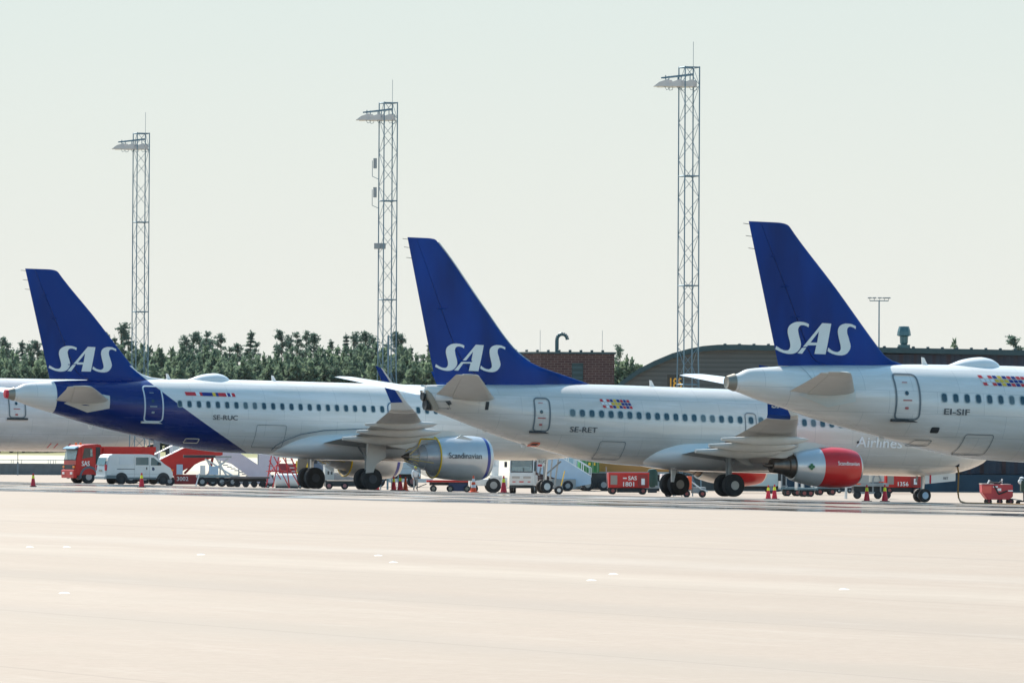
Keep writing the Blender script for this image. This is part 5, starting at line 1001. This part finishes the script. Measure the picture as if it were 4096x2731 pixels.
# 8 white tank trailer, containers behind
t = veh('tank_trailer', 'small white tank on the ground behind the red lattice stairs', 'tank', 1148, 418, 0)
bm = NB(); lathe(bm, [(-.95, .05), (-.93, .38), (-.80, .50), (.80, .50), (.93, .38), (.95, .05)], (0, 0, .55), 'X', 20); obj('tank', bm, VWHITE, t, smooth=40); B(t, 'skid', DARK, (-.8, .8, -.35, .35, 0, .14))
t = veh('shipping_container', 'pale lavender box container behind the red lattice stairs', 'container', 1075, 470, R(3)); B(t, 'body', LAV, (-.85, .85, -.8, .8, 1.15, 2.55), bev=.02); B(t, 'door_frame', VGREY, (-.9, -.85, -.83, .83, 1.1, 2.6)); B(t, 'base', DARK, (-.8, .8, -.7, .7, 0, .9)); B(t, 'faint_label', LET, (-.1, .35, -.815, -.805, 1.6, 1.64))
t = veh('cargo_truck', 'yellow and dark red vehicle behind the red lattice stairs', 'truck', 1185, 445, R(0)); B(t, 'body', mat('maroon_paint', (.22, .015, .03), .5), (-1.3, .0, -.8, .8, .8, 1.9), bev=.03); B(t, 'yellow_body', YEL, (.0, 1.1, -.8, .8, .75, 2.1), bev=.03); B(t, 'cab', mat('cab_blue_grey', (.10, .15, .22), .4), (1.1, 2.3, -.8, .8, .75, 2.9), bev=.04); B(t, 'cab_window', DARK, (1.3, 1.6, -.82, -.80, 1.9, 2.7), (1.8, 2.1, -.82, -.80, 1.9, 2.7)); B(t, 'chassis', DARK, (-1.3, 2.3, -.6, .6, .4, .74))
for xw in (-.8, 1.7):
    for s in (-1, 1): wheel(t, (xw, s * .7, .36), .36, .22, .5, VGREY)
# 9 grey ground cart with cabinet between the main wheels
t = veh('service_cart', 'grey service trailer with upright cabinet between the left airliner main wheels', 'trailer', 1352, 356, R(8))
B(t, 'cabinet', mat('cabinet_grey', (.36, .40, .41), .5, noise=.1), (-.85, -.30, -.55, .55, .55, 1.50), bev=.02); B(t, 'low_body', mat('cart_body_grey', (.27, .27, .29), .55, noise=.1), (-.30, 1.5, -.55, .55, .55, 1.0), bev=.02); B(t, 'body_slats', VGREY, *[(-.25, 1.45, -.57, -.55, .6 + i * .1, .63 + i * .1) for i in range(4)]); B(t, 'skirt', DARK, (-.8, 1.4, -.5, .5, .18, .52)); B(t, 'vent', DARK, (-.7, -.6, -.56, -.55, .9, 1.1), (-.5, -.4, -.56, -.55, .9, 1.1))
for xw in (-.6, .35, 1.25): wheel(t, (xw, -.5, .22), .22, .15, .55, mat('pink_hub', (.35, .14, .15), .6), n=16)
t = veh('white_truck', 'pale blue box truck behind the silver engine', 'truck', 1600, 430, R(2)); B(t, 'box_body', mat('pale_blue_box', (.45, .56, .62), .5), (-2.2, 1.5, -1.1, 1.1, .95, 2.7), bev=.03); B(t, 'chassis', DARK, (-2.2, 1.5, -.7, .7, .45, .94)); B(t, 'side_line', VGREY, (-2.1, 1.4, -1.115, -1.10, 1.35, 1.38)); B(t, 'lower_skirt', VWHITE, (-1.0, 2.4, -1.0, -.9, .35, .62))
for xw in (-1.5, .9):
    for s in (-1, 1): wheel(t, (xw, s * .95, .4), .4, .25, .5, mat('hub_reddish', (.30, .12, .12), .6))
x, y, z = place(1662, 392); person('person', 'worker in white overalls and hi-vis cap standing behind the silver engine', (x, y, z), R(200), mat('white_overall', (.70, .72, .72), .7), VGREY, HIVIS, 'stand', .95)
t = dolly(1800, 388, R(2), 3.1, 'long red flatbed trailer with a dark blue box slung beneath the silver engine', RED, mat('hub_khaki', (.28, .24, .18), .6), .78); B(t, 'blue_box', NAVYB, (-.1, 1.1, -.6, .6, .05, .60)); B(t, 'end_post', FWHT, (1.45, 1.52, -.3, .3, .45, .9))
# 10 white pushback tug / belt loader in front of the nose gear
t = veh('belt_loader', 'long low white belt loader with raised boom left of the white tug', 'loader', 1968, 343, R(3))
B(t, 'chassis', VWHITE, (-1.35, .85, -.85, .85, .42, .80), bev=.04); B(t, 'fender', VWHITE, (-.15, .55, -.95, -.60, .75, 1.0), bev=.03); B(t, 'fender_drop', VWHITE, (.30, .85, -.95, -.6, .38, .9), bev=.03); obj('boom', path(NB(), [(.20, -.2, .95), (.26, -.2, 2.5)], .17, 10), VWHITE, t, smooth=40); obj('boom_ram', path(NB(), [(.02, -.3, .9), (.05, -.3, 2.5)], .06, 8), VWHITE, t, smooth=40); B(t, 'control_box', VWHITE, (-.05, .35, -.45, -.2, 1.0, 1.55), bev=.03); BARS(t, 'rail', VGREY, [((-.7, -.8, 1.02), (.0, -.8, 1.02)), ((-.7, -.8, .8), (-.7, -.8, 1.02))], .025); B(t, 'running_board', VWHITE, (.3, 1.35, -.85, -.6, .28, .34))
wheel(t, (.05, -.80, .45), .45, .34, .5, VGREY); wheel(t, (-1.1, -.75, .25), .25, .2, .5, VGREY); wheel(t, (.05, .80, .45), .45, .34, .5, VGREY)
t = veh('pushback_tug', 'white pushback tug facing the viewer behind the left airliner nose wheel', 'tug', 2090, 340, R(-90) + R(-6))
# local +x faces the viewer
B(t, 'body', VWHITE, (-1.6, .55, -.72, .72, .45, 1.05), bev=.05); PR(t, 'cab', VWHITE, [(-.6, 1.0), (-.55, 2.02), (.30, 2.02), (.58, 1.10), (.60, .45), (-.6, .45)], -.70, .70, .05)
PR(t, 'windscreen', CLEAR, [(.36, 1.90), (.38, 1.90), (.56, 1.28), (.54, 1.28)], -.60, .60); PR(t, 'windscreen_frame', DARK, [(.35, 1.95), (.36, 1.95), (.545, 1.22), (.535, 1.22)], -.64, .64); BARS(t, 'wiper', DARK, [((.565, .1, 1.22), (.50, .12, 1.5))], .02)
for s in (-1, 1): PR(t, 'side_window', TEAL, [(-.45, 1.3), (-.42, 1.85), (.22, 1.85), (.42, 1.3)], s * .705 - .008, s * .705 + .008); B(t, 'headlight_panel', mat('lamp_grey', (.42, .40, .38), .4), (.60, .625, s * .32 - .22, s * .32 + .22, .88, 1.0)); wheel(t, (.15, s * .62, .26), .26, .2, .5, VGREY)
B(t, 'mirror', DARK, (.35, .42, -1.02, -.86, 1.52, 1.84), bev=.02); B(t, 'bumper', DARK, (.5, .66, -.70, .70, .32, .48)); B(t, 'red_badge', FRED, (.625, .632, -.13, .13, .66, .72)); B(t, 'plate_mark', FRED, (.625, .632, -.52, -.34, .66, .71), (.625, .632, .36, .52, .66, .71))
for s in (-1, 1): wheel(t, (-1.2, s * .62, .26), .26, .2, .5, VGREY)
# small tow tractor / equipment right of the nose wheel
t = veh('tow_bar', 'grey tow bar trolley with small wheels right of the left airliner nose wheel', 'tow bar', 2215, 338, R(4)); B(t, 'beam', VGREY, (-.75, .45, -.10, .10, .38, .52)); BARS(t, 'upright', VGREY, [((-.25, 0, .5), (-.10, 0, 2.0)), ((.05, 0, .5), (.25, 0, 2.0)), ((-.45, 0, .5), (-.50, 0, 1.4))], .05); BARS(t, 'striped_pole', YEL, [((.42, -.1, .5), (.62, -.1, 1.35))], .03)
for s in (-1, 1): wheel(t, (.28, s * .22, .24), .24, .15, .5, VWHITE, n=20)
t = stairs('boarding_stairs', 'pale blue boarding stairs sloping down to the right behind the nose wheel', 2255, 402, R(180 + 4), LBLUE, 3.6, 1.6, .75, None, FWHT, 10, .75)
t = stairs('boarding_stairs', 'second pale blue boarding stairs beside the green container', 2330, 408, R(180 + 4), LBLUE, 3.4, 1.7, .85, None, FWHT, 10, .75)
for px, lb in ((2286, 'left orange and white cone of the taped pair at the blue stairs'), (2306, 'right orange and white cone of the taped pair at the blue stairs')): c = cone(px, 415, .80, 'rw', lb); c.location.z += .22
t = veh('barrier_tape', 'yellow and black barrier tape strung between two cones at the stairs', 'tape', 2296, 415, 0); B(t, 'tape', mat('tape_yellow_black', (.75, .50, .03), .5), (-.32, .32, -.03, -.02, .98, 1.05)); B(t, 'tape_marks', DARK, *[(-.28 + i * .14, -.23 + i * .14, -.034, -.031, .98, 1.05) for i in range(4)])
t = veh('stair_base', 'low brown plank platform carrying the taped cones', 'platform', 2330, 417, R(2)); B(t, 'planks', mat('weathered_plank', (.32, .19, .13), .8), (-1.0, 1.1, -.5, .5, .08, .22))
# 11 green container truck, tan box truck
t = veh('green_container', 'green ribbed steel container on a dark chassis', 'container', 2353, 405, R(3)); B(t, 'body', GREEN, (-.68, .68, -1.1, 1.1, 1.25, 2.9), bev=.02); B(t, 'rib', mat('container_rib', (.13, .26, .13), .6), *[(q, q + .12, -1.18, -1.10, 1.25, 2.9) for q in (-.62, -.28, .16, .5)]); B(t, 'yellow_plate', FYEL, (-.08, .08, -1.2, -1.18, 1.75, 1.95), (.30, .40, -1.2, -1.18, 1.75, 1.95)); PR(t, 'chassis', DARK, [(-.5, .2), (-.65, 1.22), (2.2, 1.22), (1.6, .2)], -.8, .8)
for xw in (-.1, 1.0): wheel(t, (xw, -.9, .42), .42, .3, .5, VGREY)
t = veh('box_truck', 'long truck with tan boarded box body behind the red power unit', 'truck', 2520, 408, R(3)); B(t, 'box_body', WOOD, (-2.4, 2.6, -1.15, 1.15, 1.32, 3.1)); B(t, 'corner_post', FWHT, (-2.55, -2.4, -1.18, 1.18, 1.15, 3.1)); B(t, 'floor_beam', mat('beam_grey', (.45, .47, .47), .5), (-2.4, 2.6, -1.19, 1.19, 1.12, 1.31)); B(t, 'chassis', DARK, (-2.4, 2.5, -.8, .8, .5, 1.11))
for xw in (-1.7, -.6, 1.8):
    for s in (-1, 1): wheel(t, (xw, s * .95, .46), .46, .28, .5, VGREY)
# 12 red ground power units
def gpu(px, Y, rz, num, label, L_=2.6, logo=True):
    t = veh('power_unit', label, 'ground power unit', px, Y, rz, 'red ground power units'); B(t, 'body', RED, (-L_ / 2, L_ / 2, -.75, .75, .42, 1.38), bev=.05); B(t, 'roof_edge', ORED, (-L_ / 2 - .02, L_ / 2 + .02, -.77, .77, 1.32, 1.40), bev=.02)
    B(t, 'service_door', DRED, (L_ / 2 - .72, L_ / 2 - .10, -.765, -.75, .50, 1.28), bev=.005); B(t, 'notice', FWHT, (L_ / 2 - .50, L_ / 2 - .28, -.772, -.766, .62, 1.02)); B(t, 'plug_bay', mat('bay_grey', (.30, .27, .24), .6), (-L_ / 2 + .12, -L_ / 2 + .55, -.765, -.75, .62, 1.22))
    if logo: TXT(t, 'logo', WLET, 'SAS', -.05, .92, .36, -.757, .55, 'white SAS lettering', .01); B(t, 'white_plate', FWHT, (-.38, -.14, -.765, -.752, 1.0, 1.08))
    TXT(t, 'number', WLET, num, -.45, .52, .40, -.757, .78, 'white number ' + num, .01); B(t, 'belly_tank', DARK, (-.7, .9, -.55, .55, .12, .42)); BARS(t, 'tow_bar', VGREY, [((-L_ / 2 - .02, 0, .35), (-L_ / 2 - .12, 0, 1.75))], .035)
    for xw in (-L_ / 2 + .28, L_ / 2 - .38):
        for s in (-1, 1): wheel(t, (xw, s * .62, .23), .23, .16, .5, mat('hub_red', (.34, .08, .07), .6), n=18)
    return t
gpu(2512, 378, R(3), '1801', 'red power unit numbered 1801 with white lettering left of the main wheels')
gpu(3608, 396, R(3), '1356', 'dark red power unit numbered 1356 behind the right nose wheel', 2.4, False)
t = veh('green_tank', 'upright dark green cylindrical tank right of the red power unit', 'tank', 2609, 392, 0); bm = NB(); lathe(bm, [(.35, .30), (.40, .36), (1.35, .36), (1.55, .26), (1.6, .03)], (0, 0, 0), 'Z', 20); obj('tank', bm, DGREEN, t, smooth=40); B(t, 'frame', VGREY, (-.45, .75, -.3, .3, .30, .48)); B(t, 'stand', DARK, (-.3, .3, -.3, .3, 0, .3))
t = veh('tow_tractor', 'white and red tow tractor behind the right main wheels', 'tractor', 2722, 352, R(5)); B(t, 'body', VWHITE, (-1.2, .35, -.6, .6, .35, 1.25), bev=.05); B(t, 'hood', mat('pink_white_hood', (.62, .50, .48), .5), (-1.2, .1, -.58, .58, 1.24, 1.38), bev=.04); B(t, 'rear_lamp_cluster', ORANGE, (.36, .62, -.5, .5, .48, 1.25), bev=.03); B(t, 'engine_gear', VGREY, (.65, 1.5, -.3, .3, .25, .62), bev=.05); BARS(t, 'hose', VWHITE, [((.6, -.3, .95), (1.2, -.3, .5)), ((1.2, -.3, .5), (1.6, -.3, .35))], .05)
for xw in (-.8, .3, 1.25): wheel(t, (xw, -.55, .22), .22, .16, .5, mat('hub_red', (.34, .08, .07), .6), n=16)
t = veh('catering_truck', 'pale teal box van behind the red engine and the close pair of cones', 'truck', 3032, 392, R(2)); PR(t, 'body', mat('pale_teal_paint', (.48, .57, .57), .45, coat=.3), [(-2.3, .48), (-2.3, .85), (.05, .95), (.3, 2.4), (1.25, 2.4), (1.25, .48)], -1.0, 1.0, .03); B(t, 'chassis', DARK, (-2.2, 1.2, -.7, .7, .25, .47)); B(t, 'rear_gear', DARK, (1.27, 1.85, -.9, .9, .3, 2.2), bev=.03); BARS(t, 'rear_frame', VGREY, [((1.5, -.95, .2), (1.5, -.95, 2.2)), ((1.8, -.95, .2), (1.8, -.95, 2.0)), ((1.3, -.95, .5), (1.9, -.95, .5))], .05); B(t, 'side_line', VGREY, (.4, 1.2, -1.012, -1.0, 1.6, 1.62)); B(t, 'red_mark', FRED, (-1.0, -.85, -1.012, -1.0, .68, .74))
for xw in (-1.6, .8):
    for s in (-1, 1): wheel(t, (xw, s * .85, .32), .32, .22, .5, VGREY)
for px, Y, L_, lb in ((3165, 372, 1.5, 'small dark dolly with red hubs just right of the close pair of cones'), (3225, 368, 1.3, 'small dark dolly with red hubs under the middle of the red engine'), (3300, 380, 1.7, 'grey dolly under the front of the red engine')): 
    t = dolly(px, Y, R(4), L_, lb, mat('dolly_blue_grey', (.10, .17, .20), .5), mat('hub_red', (.34, .08, .07), .6), .55, n=2); B(t, 'end_frame', VGREY, (-L_ / 2, -L_ / 2 + .06, -.7, .7, .5, .95), (L_ / 2 - .06, L_ / 2, -.7, .7, .5, .95))
t = veh('white_machine', 'small white service machine between the red engine and the grey loader', 'machine', 3375, 398, R(2)); B(t, 'body', VWHITE, (-.5, .5, -.4, .4, .35, .95), bev=.04); B(t, 'window', DARK, (-.35, -.05, -.41, -.40, .6, .85)); B(t, 'amber_plate', AMBER, (.2, .35, -.41, -.40, .55, .72)); B(t, 'base', DARK, (-.9, .9, -.4, .4, .2, .35))
wheel(t, (-.35, -.4, .17), .17, .12, .5, VGREY, n=12); wheel(t, (.35, -.4, .17), .17, .12, .5, VGREY, n=12)
t = veh('cargo_loader', 'grey and white cargo loader with steps left of the right nose wheel', 'loader', 3476, 356, R(3)); B(t, 'deck', VGREY, (-1.1, 1.1, -.8, .8, .75, .95), bev=.02); PR(t, 'slanted_side', mat('loader_grey', (.38, .38, .36), .5), [(-1.05, .95), (-.25, 1.75), (-.1, 1.75), (-.1, .95)], -.8, -.75); B(t, 'white_cabinet', mat('cabinet_cream', (.66, .63, .58), .5), (-.1, .85, -.6, .6, 1.0, 1.9), bev=.03); BARS(t, 'pipe_frame', VGREY, [((.15, -.7, .4), (.15, -.7, 1.2)), ((.15, -.7, 1.2), (.38, -.7, 1.7)), ((.38, -.7, 1.7), (.62, -.7, 1.2)), ((.62, -.7, 1.2), (.62, -.7, .4))], .05); B(t, 'red_strip', ORANGE, (-1.0, -.6, -.82, -.80, .86, .93), (.5, .9, -.82, -.80, 1.0, 1.04)); B(t, 'underframe', DARK, (-1.0, 1.0, -.6, .6, .35, .74)); B(t, 'lower_bar', VGREY, (-.6, .9, -.75, -.7, .30, .42))
for xw in (-.8, .45, 1.0): wheel(t, (xw, -.7, .24), .24, .18, .5, DARK, n=16)
BARS(t, 'jack_leg', VWHITE, [((-1.55, -.8, 0), (-1.5, -.8, .75)), ((-1.45, -.8, 0), (-1.45, -.8, .7))], .04)
# 13 red cart at the right
t = veh('power_cart', 'small red three wheeled service cart with coiled hoses at the right edge', 'service cart', 3985, 312, R(4)); PR(t, 'body', mat('cart_red', (.42, .035, .045), .5, noise=.1), [(-.84, 1.08), (.80, 1.05), (.82, .42), (.60, .26), (-.55, .26), (-.82, .62)], -.5, .5, .03); B(t, 'front_panel', mat('cart_faded_red', (.62, .10, .08), .55), (-.80, -.34, -.515, -.50, .60, .98)); B(t, 'lid', mat('lid_pale', (.55, .45, .40), .5), (-.86, -.2, -.45, .5, 1.07, 1.11), (.3, .7, -.4, .5, 1.05, 1.09)); [B(t, 'white_label', FWHT, q) for q in ((-.02, .18, -.515, -.50, .72, .86), (-.25, 0, -.515, -.50, .90, .98), (.55, .80, -.515, -.50, .70, .76))]; BARS(t, 'hose', BLACK, [((-.45, -.2, 1.1), (-.3, -.2, 1.2)), ((-.3, -.2, 1.17), (.1, -.2, 1.13)), ((.1, -.2, 1.13), (.3, -.2, 1.25)), ((-.2, -.52, 1.0), (.05, -.52, .55)), ((.05, -.52, .55), (.5, -.52, .72))], .045); BARS(t, 'hose_nozzle', VWHITE, [((-.5, -.2, 1.08), (-.4, -.2, 1.30)), ((.25, -.2, 1.15), (.28, -.2, 1.36))], .045); BARS(t, 'tow_bar', VGREY, [((.8, 0, .3), (1.35, 0, .22))], .03)
for xw, s in ((-.45, -.35), (.12, -.4), (.72, -.35), (-.45, .35), (.72, .35)): wheel(t, (xw, s, .16), .16, .1, .45, mat('hub_dark_red', (.2, .04, .05), .6), n=16)
t = veh('green_machine', 'dark green service machine with a white round lamp, cut by the right edge', 'machine', 4092, 312, 0); B(t, 'body', DGREEN, (-.14, .7, -.4, .4, .72, 1.30), bev=.05); bm = NB(); lathe(bm, [(-.08, .03), (-.05, .12), (.08, .14), (.1, .03)], (-.16, -.3, 1.24), 'Y', 14); obj('round_lamp', bm, VWHITE, t, smooth=True); obj('lamp_hood', lathe(NB(), [(1.40, .13), (1.46, .12), (1.50, .03)], (-.10, -.3, 0), 'Z', 12), VWHITE, t, smooth=True); B(t, 'leg_frame', DARK, (.02, .12, -.3, .3, .2, .75), (-.35, .7, -.08, .08, .16, .24)); wheel(t, (-.28, -.1, .12), .12, .1, .5, BLACK, n=14); wheel(t, (.3, -.1, .16), .16, .1, .5, BLACK, n=14)
# cable hanging from the nose of the middle airliner and lying on the ground
t = thing('power_cable', 'brown power cable hanging from a black plug and running along the ground', 'cable', (0, 0, 0)); 
def wpt(px, py, Y): return (at(px, Y, py), Y, CAMZ + (1770 + .00524 * (px - 2048) - py) / FPX * Y)
nose = place(3832, 300)
Yc = 296.0
P_ = [wpt(3829, 1862, Yc), wpt(3834, 1890, Yc), wpt(3833, 1925, Yc), wpt(3831, 1965, Yc), wpt(3834, 1990, Yc)]
gx0 = at(3842, Yc); P_ += [(at(3842, Yc - 1), Yc - 1, gz(gx0, Yc - 1) + .10), (at(3860, Yc - 2), Yc - 2, gz(at(3860, Yc), Yc - 2) + .03), (at(3930, Yc - 4), Yc - 4, gz(at(3930, Yc), Yc - 4) + .03), (at(4030, Yc - 5), Yc - 5, gz(at(4030, Yc), Yc - 5) + .03), (at(4200, Yc - 7), Yc - 7, gz(at(4200, Yc), Yc - 7) + .03)]
obj('cable', path(path(NB(), P_, .045, 6), P_[5:], .05, 6), mat('cable_brown', (.25, .13, .03), .6), t, smooth=True)
bm = NB(); c_ = Vector(wpt(3828, 1855, Yc)); box(bm, c_.x - .11, c_.x + .11, c_.y - .12, c_.y + .12, c_.z - .14, c_.z + .14, bev=.02); obj('plug', bm, BLACK, t)
# inset taxiway lights
for i, (px, py) in enumerate(((122, 2187), (270, 2187), (806, 2217), (1515, 2221), (1576, 2248), (2455, 2295), (2368, 2320), (3378, 2356), (261, 2371))):
    Yt = FPX * 2.37 / (py - 1770 - .00524 * (px - 2048)); x, y, z = place(px, Yt); 
    t = thing('taxiway_light', 'small pale inset light flush with the taxiway', 'taxiway light', (x, y, z), 0, 'inset lights in the taxiway')
    obj('light_rim', lathe(NB(), [(.001, .02), (.012, .06), (.0, .09)], (0, 0, 0), 'Z', 16), mat('inset_light_metal', (.8, .8, .76), .5), t, smooth=40); obj('light_lens', lathe(NB(), [(.013, .04), (.02, .035), (.022, .01)], (0, 0, 0), 'Z', 12), FWHT, t)


t = veh('support_column', 'grey steel column of a boarding bridge behind the mast foot at left', 'column', 626, 452, 0); B(t, 'column', mat('column_grey', (.26, .27, .29), .6), (-.24, .24, -.24, .24, 0, 4.3)); B(t, 'base_plate', VGREY, (-.4, .4, -.4, .4, 0, .12))
t = veh('bridge_cabin', 'white panelled boarding bridge cabin with dark edge above the red stairs', 'boarding bridge', 690, 455, 0); B(t, 'panel', VWHITE, (-.22, .55, -.5, .5, 1.75, 3.9)); B(t, 'dark_edge', DARK, (-.52, -.22, -.5, .5, 1.7, 3.9)); BARS(t, 'support_leg', GALV, [((-.3, 0, 0), (-.3, 0, 1.7)), ((.4, 0, 0), (.4, 0, 1.75))], .07)

# ------------------------------------------------------------------ haze
bm = NB(); box(bm, -900, 900, -60, 1500, -3.0, 32.0)
hm = bpy.data.materials.new('thin_haze'); hm.use_nodes = True; ht = hm.node_tree; ht.nodes.clear(); ho = N(ht, 'ShaderNodeOutputMaterial'); pv = N(ht, 'ShaderNodeVolumePrincipled')
pv.inputs['Color'].default_value = (.88, .96, 1.0, 1); pv.inputs['Density'].default_value = .000016; pv.inputs['Anisotropy'].default_value = .2; ht.links.new(pv.outputs[0], ho.inputs['Volume'])
hb = obj('haze', bm, hm); hb['kind'] = 'stuff'
